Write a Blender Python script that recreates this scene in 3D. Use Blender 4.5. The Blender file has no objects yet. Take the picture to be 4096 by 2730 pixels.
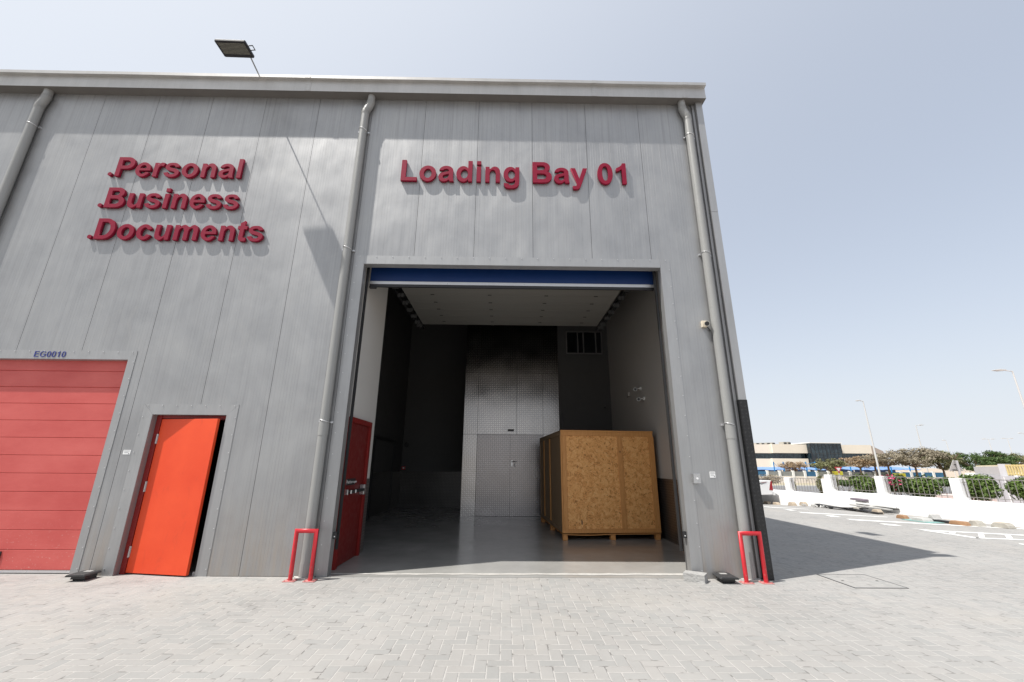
import bpy, bmesh, math, random
from mathutils import Vector, Matrix
random.seed(7)
SC = bpy.context.scene
COL = SC.collection
PI = math.pi

# ------------------------------------------------------------------ camera
FPX, PITCH, YAW, ROLL = 1670.519, math.radians(16.4538), math.radians(0.72370), math.radians(0.43964)
EYE = Vector((7.5758, -6.3379, 1.475))
_f = Vector((math.sin(YAW)*math.cos(PITCH), math.cos(YAW)*math.cos(PITCH), math.sin(PITCH)))
_r = Vector((math.cos(YAW), -math.sin(YAW), 0)); _u = _r.cross(_f)
CR = _r*math.cos(ROLL)+_u*math.sin(ROLL); CU = -_r*math.sin(ROLL)+_u*math.cos(ROLL); CF = _f
cd = bpy.data.cameras.new('camera'); cd.sensor_width = 36; cd.lens = FPX/4096*36
cd.clip_start = 0.05; cd.clip_end = 3000
cam = bpy.data.objects.new('camera', cd); COL.objects.link(cam); SC.camera = cam
cam.matrix_world = Matrix(((CR.x, CU.x, -CF.x, EYE.x), (CR.y, CU.y, -CF.y, EYE.y), (CR.z, CU.z, -CF.z, EYE.z), (0, 0, 0, 1)))

def P5(x, y, Y=None, Z=None):
    """survey point: direction measured in the photo, at a chosen real depth Y or height Z"""
    px, py = 2900+x/1.9674, 1650+y/1.9674
    d = CF + CR*((px-2048)/FPX) - CU*((py-1365)/FPX)
    t = (Y-EYE.y)/d.y if Y is not None else (Z-EYE.z)/d.z
    return EYE + d*t

# ------------------------------------------------------------------ mesh builder
class MB:
    def __init__(s): s.v = []; s.f = []; s.m = []; s.cur = 0; s.smooth = []
    def add(s, vs, fs, sm=False):
        o = len(s.v); s.v += [tuple(v) for v in vs]
        for f in fs:
            s.f.append([o+i for i in f]); s.m.append(s.cur); s.smooth.append(sm)
        return s
    def box(s, x0, x1, y0, y1, z0, z1, M=None):
        vs = [(x, y, z) for z in (z0, z1) for y in (y0, y1) for x in (x0, x1)]
        if M is not None: vs = [M @ Vector(v) for v in vs]
        return s.add(vs, [(0, 2, 3, 1), (4, 5, 7, 6), (0, 1, 5, 4), (2, 6, 7, 3), (0, 4, 6, 2), (1, 3, 7, 5)])
    def tube(s, pts, r, n=12, cap=True, sm=True):
        pts = [Vector(p) for p in pts]; k = len(pts); rs = r if isinstance(r, (list, tuple)) else [r]*k
        ring = []; up = None
        for i, p in enumerate(pts):
            a = (pts[i]-pts[i-1]).normalized() if i > 0 else (pts[1]-pts[0]).normalized()
            b = (pts[i+1]-pts[i]).normalized() if i < k-1 else a
            t = a+b
            if t.length < 1e-6: t = a.copy()
            t.normalize()
            c = max(0.3, t.dot(a))
            if up is None:
                up = Vector((0, 0, 1)) if abs(t.z) < .9 else Vector((0, 1, 0))
            sx = t.cross(up)
            if sx.length < 1e-4: sx = t.cross(Vector((1, 0, 0)))
            sx.normalize(); sy = sx.cross(t).normalized(); up = sy
            # stretch in the bend plane for mitred corners
            bend = (b-a)
            row = []
            for j in range(n):
                an = 2*PI*j/n; o = sx*math.cos(an)+sy*math.sin(an)
                o = o*rs[i]
                if bend.length > 1e-4 and c < .999:
                    bd = bend.normalized(); bd = (bd - t*bd.dot(t))
                    if bd.length > 1e-5:
                        bd.normalize(); o = o + bd*(o.dot(bd))*(1/c-1)
                row.append(p+o)
            ring.append(row)
        vs = [v for row in ring for v in row]; fs = []
        for i in range(k-1):
            for j in range(n):
                fs.append((i*n+j, i*n+(j+1) % n, (i+1)*n+(j+1) % n, (i+1)*n+j))
        o = len(s.v); s.add(vs, fs, sm)
        if cap:
            s.add(ring[0], [tuple(reversed(range(n)))]); s.add(ring[-1], [tuple(range(n))])
        return s
    def prism(s, poly, y0, y1, axis='y', M=None):
        """poly: list of (a,b) closed; extruded along axis"""
        n = len(poly)
        def mk(a, b, c):
            v = {'y': (a, c, b), 'x': (c, a, b), 'z': (a, b, c)}[axis]
            return M @ Vector(v) if M is not None else v
        vs = [mk(a, b, y0) for a, b in poly]+[mk(a, b, y1) for a, b in poly]
        fs = [tuple(range(n)), tuple(reversed(range(n, 2*n)))]+[(i, i+n, (i+1) % n+n, (i+1) % n) for i in range(n)]
        return s.add(vs, fs)
    def disc(s, c, nrm, r, depth, n=14):
        c = Vector(c); nrm = Vector(nrm).normalized()
        return s.tube([c, c+nrm*depth], r, n)
    def mesh(s, name, mats, fix=True):
        me = bpy.data.meshes.new(name); me.from_pydata(s.v, [], s.f)
        for m in (mats if isinstance(mats, (list, tuple)) else [mats]): me.materials.append(m)
        for p, mi, sm in zip(me.polygons, s.m, s.smooth): p.material_index = mi; p.use_smooth = sm
        if fix:
            bm = bmesh.new(); bm.from_mesh(me); bmesh.ops.recalc_face_normals(bm, faces=bm.faces); bm.to_mesh(me); bm.free()
        me.update(); return me
    def build(s, name, mats, parent=None, fix=True, bevel=0):
        o = bpy.data.objects.new(name, s.mesh(name, mats, fix)); COL.objects.link(o)
        if parent is not None:
            o.parent = parent; o.matrix_parent_inverse = Matrix.Identity(4)
        if bevel:
            b = o.modifiers.new('bevel', 'BEVEL'); b.width = bevel; b.segments = 2; b.limit_method = 'ANGLE'
        return o

def tag(o, label=None, cat=None, group=None, kind=None):
    if label: o['label'] = label
    if cat: o['category'] = cat
    if group: o['group'] = group
    if kind: o['kind'] = kind
    return o
def empty(name, loc, rz=0, label=None, cat=None, group=None):
    o = bpy.data.objects.new(name, None); COL.objects.link(o); o.location = loc; o.rotation_euler = (0, 0, rz)
    o.empty_display_size = .1
    return tag(o, label, cat, group)
def copy_tree(o, parent=None):
    c = o.copy(); COL.objects.link(c)
    if parent is not None: c.parent = parent
    for ch in list(o.children): copy_tree(ch, c)
    return c

# ------------------------------------------------------------------ node materials
class NT:
    def __init__(s, name):
        s.mat = bpy.data.materials.new(name); s.mat.use_nodes = True
        s.n = s.mat.node_tree.nodes; s.l = s.mat.node_tree.links; s.b = s.n['Principled BSDF']
    def put(s, sock, v):
        if isinstance(v, bpy.types.NodeSocket): s.l.new(v, sock)
        elif v is not None:
            try: sock.default_value = v
            except Exception: sock.default_value = (v[0], v[1], v[2], 1) if len(v) == 3 else v
    def math(s, op, a, b=None, c=None, clamp=False):
        n = s.n.new('ShaderNodeMath'); n.operation = op; n.use_clamp = clamp
        s.put(n.inputs[0], a); s.put(n.inputs[1], b)
        if c is not None: s.put(n.inputs[2], c)
        return n.outputs[0]
    def mix(s, f, a, b, mode='MIX'):
        n = s.n.new('ShaderNodeMix'); n.data_type = 'RGBA'; n.blend_type = mode
        s.put(n.inputs[0], f); s.put(n.inputs[6], a if isinstance(a, bpy.types.NodeSocket) else (*a, 1)[:4])
        s.put(n.inputs[7], b if isinstance(b, bpy.types.NodeSocket) else (*b, 1)[:4]); return n.outputs[2]
    def obj(s):
        n = s.n.new('ShaderNodeTexCoord'); return n.outputs['Object']
    def geo(s):
        n = s.n.new('ShaderNodeNewGeometry'); return n.outputs['Position']
    def map(s, v, loc=(0, 0, 0), rot=(0, 0, 0), sc=(1, 1, 1)):
        n = s.n.new('ShaderNodeMapping'); s.put(n.inputs[0], v); n.inputs[1].default_value = loc
        n.inputs[2].default_value = rot; n.inputs[3].default_value = sc; return n.outputs[0]
    def noise(s, v, sc=5, det=4, rough=.55, dist=0):
        n = s.n.new('ShaderNodeTexNoise'); s.put(n.inputs['Vector'], v); n.inputs['Scale'].default_value = sc
        n.inputs['Detail'].default_value = det; n.inputs['Roughness'].default_value = rough
        n.inputs['Distortion'].default_value = dist; return n.outputs[0]
    def vor(s, v, sc=5, out='Color', feat='F1'):
        n = s.n.new('ShaderNodeTexVoronoi'); n.feature = feat; s.put(n.inputs['Vector'], v); n.inputs['Scale'].default_value = sc
        return n.outputs[out]
    def ramp(s, v, stops):
        n = s.n.new('ShaderNodeValToRGB'); s.put(n.inputs[0], v); e = n.color_ramp.elements
        while len(e) < len(stops): e.new(.5)
        for el, (p, c) in zip(e, stops):
            el.position = p; el.color = (*c, 1) if isinstance(c, tuple) else (c, c, c, 1)
        return n.outputs[0]
    def rng(s, v, a, b, c=0, d=1):
        n = s.n.new('ShaderNodeMapRange'); s.put(n.inputs[0], v)
        for i, q in zip((1, 2, 3, 4), (a, b, c, d)): n.inputs[i].default_value = q
        return n.outputs[0]
    def sep(s, v):
        n = s.n.new('ShaderNodeSeparateXYZ'); s.put(n.inputs[0], v); return n.outputs
    def comb(s, x, y, z=0):
        n = s.n.new('ShaderNodeCombineXYZ'); s.put(n.inputs[0], x); s.put(n.inputs[1], y); s.put(n.inputs[2], z); return n.outputs[0]
    def white(s, v, out=0):
        n = s.n.new('ShaderNodeTexWhiteNoise'); n.noise_dimensions = '3D'; s.put(n.inputs[0], v); return n.outputs[out]
    def bump(s, h, strength=.3, dist=.01, nrm=None):
        n = s.n.new('ShaderNodeBump'); n.inputs['Strength'].default_value = strength; n.inputs['Distance'].default_value = dist
        s.put(n.inputs['Height'], h)
        if nrm is not None: s.put(n.inputs['Normal'], nrm)
        return n.outputs[0]
    def out(s, col, rough=.6, metal=0, nrm=None, spec=None, **k):
        s.put(s.b.inputs['Base Color'], col if isinstance(col, bpy.types.NodeSocket) else (*col, 1)[:4])
        s.put(s.b.inputs['Roughness'], rough); s.put(s.b.inputs['Metallic'], metal)
        if nrm is not None: s.l.new(nrm, s.b.inputs['Normal'])
        if spec is not None: s.put(s.b.inputs['Specular IOR Level'], spec)
        for a, b in k.items(): s.put(s.b.inputs[a], b)
        return s.mat

def plain(name, c, rough=.6, metal=0, var=.12, sc=6, bump=0, spec=None, streak=(1, 1, 1)):
    """a paint / plastic / concrete with uneven tone"""
    t = NT(name); v = t.map(t.obj(), sc=streak)
    n = t.noise(v, sc, 5, .6); n2 = t.noise(v, sc*7, 3, .6)
    k = t.math('MULTIPLY_ADD', t.math('ADD', n, t.math('MULTIPLY', n2, .5)), 2*var, 1-var*1.5)
    col = t.mix(1.0, c, t.comb(k, k, k), 'MULTIPLY')
    return t.out(col, t.rng(n2, .3, .7, max(0.02, rough-.08), min(1, rough+.08)), metal,
                 t.bump(n2, bump, .01) if bump else None, spec)

M = {}
# silver wall cladding: vertical micro ribs, faint streaks, dust splashed near the ground
t = NT('silver_cladding'); v = t.obj(); X, Y, Z = t.sep(v)
pan = t.white(t.comb(t.math('FLOOR', X), 3.1, 0.2))
st = t.noise(t.map(v, sc=(5, 1, .12)), 3, 5, .6); cl = t.noise(t.map(v, sc=(1, 1, .8)), 1.1, 5, .62, .4)
fine = t.noise(t.map(v, sc=(60, 1, .5)), 2, 3, .6)
k = t.math('ADD', t.math('MULTIPLY', st, .13), t.math('ADD', t.math('MULTIPLY', cl, .26), t.math('MULTIPLY', fine, .06)))
k = t.math('ADD', k, t.math('MULTIPLY', pan, .03))
base = t.ramp(k, [(.13, (.265, .265, .268)), (.23, (.345, .345, .347)), (.35, (.425, .425, .42))])
smudge = t.ramp(t.noise(t.map(v, sc=(1.2, 1, .7)), 2.3, 6, .7, 1.2), [(.56, 0.0), (.68, .55)])
base = t.mix(smudge, base, (.36, .355, .35))
dirt = t.math('MULTIPLY', t.rng(Z, 0, 1.1, 1, 0), t.ramp(t.noise(t.map(v, sc=(4, 1, .5)), 2.2, 6, .7), [(.38, 0.0), (.62, .75)]))
base = t.mix(dirt, base, (.38, .33, .28))
seg = t.math('FRACT', t.math('MULTIPLY', X, 22.0))
rib = t.math('COMPARE', seg, .5, .07)
ribv = t.math('MULTIPLY', rib, t.white(t.comb(t.math('FLOOR', t.math('MULTIPLY', X, 22.0)), 1, 1)))
wav = t.noise(t.map(v, sc=(1, 1, .5)), 1.6, 2, .5)
base = t.mix(t.math('MULTIPLY', ribv, .13), base, (.12, .12, .12))
drip = t.math('MULTIPLY', t.rng(Z, 6.3, 8.1, 0, 1), t.ramp(t.noise(t.map(v, sc=(7, 1, .16)), 2.4, 5, .65), [(.52, 0.0), (.66, .5)])); base = t.mix(drip, base, (.20, .195, .19))
nb = t.bump(ribv, .55, .004, t.bump(wav, .30, .10))
M['clad'] = t.out(base, t.rng(cl, .3, .7, .40, .50), .62, nb)

def trim_mat(name, c):
    t = NT(name); v = t.obj(); n = t.noise(t.map(v, sc=(1, 1, .35)), 3, 5, .65); n2 = t.noise(t.map(v, sc=(25, 25, .6)), 2, 3)
    k = t.rng(t.math('ADD', n, t.math('MULTIPLY', n2, .4)), .4, 1.0, .86, 1.1)
    return t.out(t.mix(1, c, t.comb(k, k, k), 'MULTIPLY'), .45, .55, t.bump(n, .12, .03))
M['trim'] = trim_mat('grey_flashing', (.37, .37, .37))
M['soffit_shade'] = plain('gutter_soffit_shade', (.13, .12, .11), .7, 0, .2, 3)  # gutter underside: its shade is put into a darker colour than the metal
M['gutter'] = trim_mat('gutter_metal', (.46, .45, .435))
M['pipe'] = plain('grey_pipe', (.27, .27, .262), .38, 0, .10, 3, 0.02, streak=(4, 4, .5))
M['dark'] = plain('dark_gap', (.05, .05, .05), .9)
M['darkmetal'] = plain('dark_steel', (.06, .06, .062), .45, .6)
M['black'] = plain('black_plastic', (.018, .018, .02), .42, 0, .2, 20, .05)
M['white'] = plain('white_paint', (.80, .80, .78), .6, 0, .05, 2)
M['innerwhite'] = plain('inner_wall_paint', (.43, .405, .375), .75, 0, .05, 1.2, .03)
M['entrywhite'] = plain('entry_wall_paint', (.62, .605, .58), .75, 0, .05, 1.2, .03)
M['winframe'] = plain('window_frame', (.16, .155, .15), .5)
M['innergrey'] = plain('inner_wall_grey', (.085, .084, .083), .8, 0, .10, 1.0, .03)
M['ceil'] = plain('door_liner', (.27, .26, .238), .55, 0, .06, 2, streak=(.3, 12, 1))
M['letter'] = plain('letter_red', (.225, .005, .028), .5, 0, .22, 9, .04, .22)
M['navy'] = plain('navy_letter', (.035, .045, .22), .35, 0, .15, 10)
M['railred'] = plain('rail_red', (.52, .018, .028), .36, 0, .15, 9, .03)
t = NT('rail_red'); v = t.obj(); n = t.noise(v, 9, 4, .6); ch_ = t.ramp(t.noise(v, 34, 4, .7), [(.62, 0.0), (.66, 1.0)]); ch_ = t.math('MULTIPLY', ch_, t.rng(t.sep(v)[2], .05, .45, .9, .12))
M['railred'] = t.out(t.mix(ch_, t.ramp(n, [(.3, (.42, .012, .02)), (.7, (.55, .02, .03))]), (.30, .20, .17)), .38, 0, t.bump(ch_, -.3, .004))
M['plate_pink'] = plain('faded_red_plate', (.46, .19, .18), .7, 0, .25, 25, .1)
M['doorred'] = plain('exit_door_red', (.15, .004, .003), .45, 0, .12, 2)
M['framered'] = plain('frame_red', (.20, .006, .004), .5, 0, .12, 4)
M['blue'] = plain('door_blue', (.004, .028, .125), .42, 0, .15, 2)
M['alu'] = plain('aluminium', (.62, .62, .63), .35, .7, .08, 5)
M['steel'] = plain('brushed_steel', (.50, .50, .50), .32, .85, .08, 8)
M['screw'] = plain('screw_head', (.62, .62, .62), .35, .6)
M['pane'] = plain('dark_glass', (.012, .014, .016), .06, 0, .1, 2, spec=.6)
M['lampface'] = None
M['sheet'] = plain('paper_label', (.80, .80, .79), .6, 0, .04, 20)
M['ink'] = plain('grey_ink', (.30, .30, .31), .7)
M['conc'] = plain('concrete_block', (.34, .335, .325), .92, 0, .22, 14, .6)
M['sand'] = plain('sandy_mortar', (.44, .425, .40), .95, 0, .3, 16, .6)

# orange-red painted door leaf, sun faded
t = NT('door_orange'); v = t.obj(); n = t.noise(v, 1.3, 5, .6); n2 = t.noise(v, 45, 3, .6)
spk = t.ramp(t.noise(v, 60, 2, .5), [(.74, 0.0), (.78, .5)])
c = t.ramp(n, [(.3, (.66, .048, .008)), (.7, (.76, .075, .016))])
scf = t.ramp(t.noise(t.map(v, sc=(3, 1, 1.2)), 2.2, 6, .7, .8), [(.58, 0.0), (.72, .35)])
c = t.mix(scf, c, (.50, .045, .014))
M['orange'] = t.out(t.mix(spk, c, (.85, .28, .16)), t.rng(n2, .3, .7, .5, .62), 0, t.bump(n2, .05, .004))

# faded red shutter sections with wood-grain embossing
t = NT('shutter_red'); v = t.obj(); n = t.noise(t.map(v, sc=(.6, 1, 1)), 1.6, 5, .6); g = t.noise(t.map(v, sc=(2.5, 1, 60)), 3, 4, .6)
c = t.ramp(t.math('ADD', n, t.math('MULTIPLY', g, .25)), [(.42, (.48, .066, .058)), (.80, (.58, .110, .095))])
scuff = t.math('MULTIPLY', t.rng(t.sep(v)[2], 0, .9, 1, 0), t.ramp(t.noise(t.map(v, sc=(6, 1, 10)), 5, 4, .6), [(.62, 0.0), (.7, .6)]))
M['shutter'] = t.out(t.mix(scuff, c, (.62, .42, .36)), .5, 0, t.bump(g, .18, .004))

# checker plate: raised bars at alternating 45 degrees
def checker(name, col, metal, rough, cell=.045, strength=.9, warp=.25):
    t = NT(name); v = t.obj(); X, Y, Z = t.sep(v)
    u = t.math('DIVIDE', t.math('ADD', X, Y), cell); w = t.math('DIVIDE', Z, cell)
    fu = t.math('SUBTRACT', t.math('FRACT', u), .5); fw = t.math('SUBTRACT', t.math('FRACT', w), .5)
    par = t.math('FLOORED_MODULO', t.math('ADD', t.math('FLOOR', u), t.math('FLOOR', w)), 2)
    a = t.math('ADD', fu, fw); b = t.math('SUBTRACT', fu, fw)
    lo = t.math('ADD', t.math('MULTIPLY', a, par), t.math('MULTIPLY', b, t.math('SUBTRACT', 1, par)))
    sh = t.math('ADD', t.math('MULTIPLY', b, par), t.math('MULTIPLY', a, t.math('SUBTRACT', 1, par)))
    q = t.math('ADD', t.math('POWER', t.math('ABSOLUTE', t.math('DIVIDE', lo, .62)), 2), t.math('POWER', t.math('ABSOLUTE', t.math('DIVIDE', sh, .19)), 2))
    h = t.math('SUBTRACT', 1, q, clamp=True)
    big = t.noise(t.map(v, sc=(1, 1, .7)), 1.3, 1, .4, .3)
    n2 = t.noise(v, 2.2, 3, .5)
    tone = t.rng(n2, .3, .7, .88, 1.08)
    tn = t.math('MULTIPLY', tone, t.math('MULTIPLY_ADD', t.math('MINIMUM', 1, t.math('MULTIPLY', h, 2)), .75, .62))
    cc = t.mix(1, col, t.comb(tn, tn, tn), 'MULTIPLY')
    return t.out(cc, t.rng(n2, .3, .7, rough-.03, rough+.04), metal, t.bump(h, strength, .003 if strength < .5 else .0035, t.bump(big, warp, .12)))
M['chk'] = checker('checker_plate', (.46, .44, .425), 1.0, .20, .06, .32, .08)
M['chkdoor'] = checker('checker_plate_door', (.33, .31, .305), 1.0, .25, .06, .30, .06)
M['chkdull'] = checker('checker_plate_dull', (.25, .235, .225), .8, .34, .05, .3, .06)
M['chkdark'] = checker('checker_plate_dark', (.12, .115, .11), .7, .34, .05, .3, .06)
M['chkblack'] = checker('checker_plate_black', (.016, .016, .017), 0, .5, .055, .9, .1)

# epoxy floor
t = NT('epoxy_floor'); v = t.obj(); n = t.noise(v, 1.2, 6, .62); n2 = t.noise(v, 30, 3, .6)
scr = t.ramp(t.noise(t.map(t.map(v, rot=(0, 0, .6)), sc=(14, .6, 1)), 3, 4, .7), [(.62, 0.0), (.68, .35)])
c = t.ramp(n, [(.3, (.29, .286, .273)), (.7, (.37, .364, .347))])
M['epoxy'] = t.out(t.mix(scr, c, (.36, .35, .335)), t.rng(n, .3, .7, .10, .24), 0, t.bump(n2, .02, .004), spec=.6)

# herringbone pavers 200 x 100 mm with sand filled joints
t = NT('herringbone_pavers'); v = t.obj()
wob = t.noise(v, .35, 2, .5); X, Y, Z = t.sep(v)
u = t.math('DIVIDE', t.math('SUBTRACT', 7.65, X), .1); w = t.math('DIVIDE', t.math('ADD', Y, 1.886), .1)
w2 = t.noise(v, 18, 2, .5)
u = t.math('ADD', u, t.math('MULTIPLY', t.math('SUBTRACT', w2, .5), .07)); 
i = t.math('FLOOR', u); j = t.math('FLOOR', w); fu = t.math('FRACT', u); fw = t.math('FRACT', w)
k = t.math('FLOORED_MODULO', t.math('ADD', t.math('SUBTRACT', i, j), 1), 4)
def eq(x): return t.math('COMPARE', k, float(x), .25)
k0, k1, k2, k3 = eq(0), eq(1), eq(2), eq(3)
BIG = 9.0
dr = t.math('ADD', t.math('SUBTRACT', 1, fu), t.math('MULTIPLY', k0, BIG))
dl = t.math('ADD', fu, t.math('MULTIPLY', k1, BIG))
db = t.math('ADD', fw, t.math('MULTIPLY', k2, BIG))
dt = t.math('ADD', t.math('SUBTRACT', 1, fw), t.math('MULTIPLY', k3, BIG))
dmin = t.math('MINIMUM', t.math('MINIMUM', dr, dl), t.math('MINIMUM', db, dt))
bid = t.comb(t.math('SUBTRACT', i, k1), t.math('SUBTRACT', j, k2), t.math('ADD', k2, k3))
rnd = t.white(bid); rc = t.white(bid, 1)
jw = t.math('MULTIPLY_ADD', t.noise(v, 3.5, 3, .6), .030, .022)
joint = t.math('SUBTRACT', 1, t.math('SMOOTH_MAX', 0, t.math('MINIMUM', 1, t.math('DIVIDE', t.math('SUBTRACT', dmin, jw), .03)), .02))
big = t.noise(v, .45, 5, .6); gr = t.noise(v, 55, 4, .7); mid = t.noise(v, 4, 5, .65)
blk = t.ramp(rnd, [(0, (.276, .271, .262)), (.5, (.296, .291, .282)), (1, (.314, .309, .299))])
blk = t.mix(t.math('MULTIPLY', t.sep(rc)[1], .26), blk, (.272, .279, .275)); blk = t.mix(t.math('MULTIPLY', t.sep(rc)[0], .30), blk, (.315, .285, .265))
tone = t.math('MULTIPLY_ADD', t.math('ADD', big, t.math('ADD', t.math('MULTIPLY', gr, .22), t.math('MULTIPLY', mid, .35))), .42, .66)
blk = t.mix(1, blk, t.comb(tone, tone, tone), 'MULTIPLY')
stn = t.ramp(t.noise(v, .9, 6, .7, .8), [(.64, 0.0), (.74, .4)]); blk = t.mix(stn, blk, (.205, .196, .187))
oil = t.ramp(t.noise(v, .55, 5, .65, .3), [(.64, 0.0), (.74, .5)]); blk = t.mix(oil, blk, (.165, .16, .155))
snd = t.ramp(t.noise(v, .7, 5, .6, .5), [(.55, 0.0), (.72, .45)]); blk = t.mix(snd, blk, (.35, .325, .295))
jc = t.ramp(t.noise(v, 7, 3, .6), [(.36, (.17, .163, .155)), (.46, (.36, .348, .332)), (.8, (.44, .425, .405))])
dkj = t.ramp(t.noise(v, 1.1, 3, .55), [(.60, 0.0), (.72, .55)])
jc = t.mix(dkj, jc, (.16, .15, .14))
colr = t.mix(joint, blk, jc)
hh = t.math('ADD', t.math('MULTIPLY', t.math('SUBTRACT', 1, joint), .8), t.math('ADD', t.math('MULTIPLY', gr, .12), t.math('MULTIPLY', rnd, .12)))
M['paver'] = t.out(colr, .88, 0, t.bump(hh, .7, .006), spec=.25)

# OSB boards: layered wood strands
t = NT('osb_board'); v = t.obj(); X, Y, Z = t.sep(v); p = t.comb(t.math('ADD', X, Y), Z, 0)
def strands(off, sc_, gx, gy):
    vo = t.n.new('ShaderNodeTexVoronoi'); vo.feature = 'F1'; vo.inputs['Scale'].default_value = sc_; vo.inputs['Randomness'].default_value = 1
    ww = t.noise(t.map(p, loc=(off, 0, 0)), 14, 2, .5); sh = t.n.new('ShaderNodeVectorMath'); sh.operation = 'MULTIPLY_ADD'
    t.put(sh.inputs[0], t.comb(ww, t.noise(t.map(p, loc=(0, off, 0)), 13, 2, .5), 0)); sh.inputs[1].default_value = (.05, .05, 0); t.put(sh.inputs[2], t.map(p, loc=(off, off*.6, off)))
    t.put(vo.inputs['Vector'], sh.outputs[0]); R_, G_, B_ = t.sep(vo.outputs['Color'])
    vr = t.n.new('ShaderNodeVectorRotate'); vr.rotation_type = 'Z_AXIS'; t.put(vr.inputs['Vector'], p); t.put(vr.inputs['Angle'], t.math('MULTIPLY', R_, PI))
    n_ = t.noise(t.map(t.map(vr.outputs[0], sc=(gx, gy, 1)), loc=(off*3, off, off)), 1, 3, .6)
    tone_ = t.math('ADD', t.math('MULTIPLY', n_, .85), t.math('MULTIPLY', G_, .22))
    return t.ramp(tone_, [(.30, (.26, .095, .022)), (.43, (.66, .295, .085)), (.58, (.78, .39, .13)), (.76, (.86, .52, .22))]), B_
ca, _ = strands(0, 11, 8, 50); cb_, mb_ = strands(5.3, 14, 10, 58); cc_, mc_ = strands(9.1, 19, 12, 70)
col = t.mix(t.math('GREATER_THAN', mb_, .55), ca, cb_); col = t.mix(t.math('GREATER_THAN', mc_, .6), col, cc_)
gn = t.noise(t.map(p, sc=(20, 20, 1)), 3, 4, .6)
chips = t.ramp(t.noise(p, 30, 3, .65), [(.32, 1.0), (.37, 0.0)])
col = t.mix(t.math('MULTIPLY', chips, .7), col, (.13, .05, .015))
M['osb'] = t.out(col, .65, 0, t.bump(t.sep(col)[0], .3, .004))
def wood(name, a, b, kn=True):
    t = NT(name); v = t.obj(); n = t.noise(t.map(v, sc=(3, 3, 3)), 2, 4, .6); g = t.noise(t.map(v, sc=(30, 30, 3)), 1.5, 5, .7, .8)
    c = t.ramp(g, [(.3, a), (.7, b)])
    if kn:
        kk = t.ramp(t.vor(t.map(v, sc=(3.2, 3.2, 3.2)), 1, 'Distance'), [(.06, 1.0), (.11, 0.0)]); c = t.mix(t.math('MULTIPLY', kk, .75), c, (.10, .03, .012))
    return t.out(c, .6, 0, t.bump(g, .15, .004))
M['batten'] = wood('pine_batten', (.50, .215, .058), (.66, .32, .105))
M['battendark'] = wood('weathered_plywood', (.21, .135, .075), (.31, .205, .115), False)
M['slat'] = wood('orange_slat', (.42, .19, .05), (.55, .27, .08))

# ================================================================== WAREHOUSE
WH = empty('warehouse', (0, 0, 0), 0, 'silver clad warehouse with an open loading bay and a red shutter', 'building')
XL, XR, TOP = -14.0, 11.19, 8.08
OPEN = [(-1.75, 1.75, 0, 2.98), (2.325, 3.42, 0, 2.15), (5.18, 10.14, 0, 4.66)]

# front wall: metre wide vertical panels with open seams, cut round the three openings
mb = MB()
def cut(x0, x1, z0, z1):
    rects = [(x0, x1, z0, z1)]
    for a, b, c, d in OPEN:
        nr = []
        for r in rects:
            if r[0] >= b or r[1] <= a or r[2] >= d or r[3] <= c: nr.append(r); continue
            if r[0] < a: nr.append((r[0], a, r[2], r[3]))
            if r[1] > b: nr.append((b, r[1], r[2], r[3]))
            xa, xb = max(r[0], a), min(r[1], b)
            if r[3] > d: nr.append((xa, xb, d, r[3]))
            if r[2] < c: nr.append((xa, xb, r[2], c))
        rects = nr
    return rects
g = .003
for i in range(int(XL), 12):
    for r in cut(max(XL, i+g), min(11.0, i+1-g), 0, TOP+.1): mb.box(r[0], r[1], 0, .09, r[2], r[3])
mb.cur = 1
for i in range(int(XL), 11):
    for r in cut(i-.02, i+.02, 0, TOP+.1):
        if r[1]-r[0] > .03: mb.box(r[0], r[1], .012, .03, r[2]+.002, r[3]-.002)
mb.cur = 0
mb.box(11.0+g, 11.10, .02, .09, 0, TOP+.1)
mb.build('front_wall', [M['clad'], M['dark']], WH)

# shell behind it
mb = MB(); mb.box(XR-.1, XR, .092, 38, 0, 8.30); mb.build('side_wall', M['clad'], WH)
mb = MB(); mb.box(XL, XL+.1, .092, 38, 0, 8.2).box(XL+.1, XR-.1, 37.9, 38, 0, 8.2); mb.build('rear_wall', M['clad'], WH)
mb = MB(); mb.box(XL, XR-.101, .092, 38, 8.2, 8.3); mb.build('roof', M['gutter'], WH)
mb = MB(); mb.box(XR-.14, XR+.06, .1, 38, 8.301, 8.38); mb.build('side_coping', M['gutter'], WH)
# corner trim and its checker plate guard
mb = MB()
mb.box(11.095, 11.21, -.08, .085, 2.44, 5.70).box(11.095, 11.2115, -.0815, .085, 5.704, TOP-.004)
mb.build('corner_trim', M['trim'], WH)
mb = MB(); mb.box(11.09, 11.212, -.09, .15, 0, 2.438); 
for z in [.15+.24*q for q in range(10)]: mb.box(11.098, 11.108, -.094, -.0895, z, z+.01)
mb.build('corner_guard', M['chkblack'], WH)
mb = MB(); mb.box(11.045, 11.088, -.02, .019, .01, TOP-.01); mb.build('corner_strip', M['trim'], WH)

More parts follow.
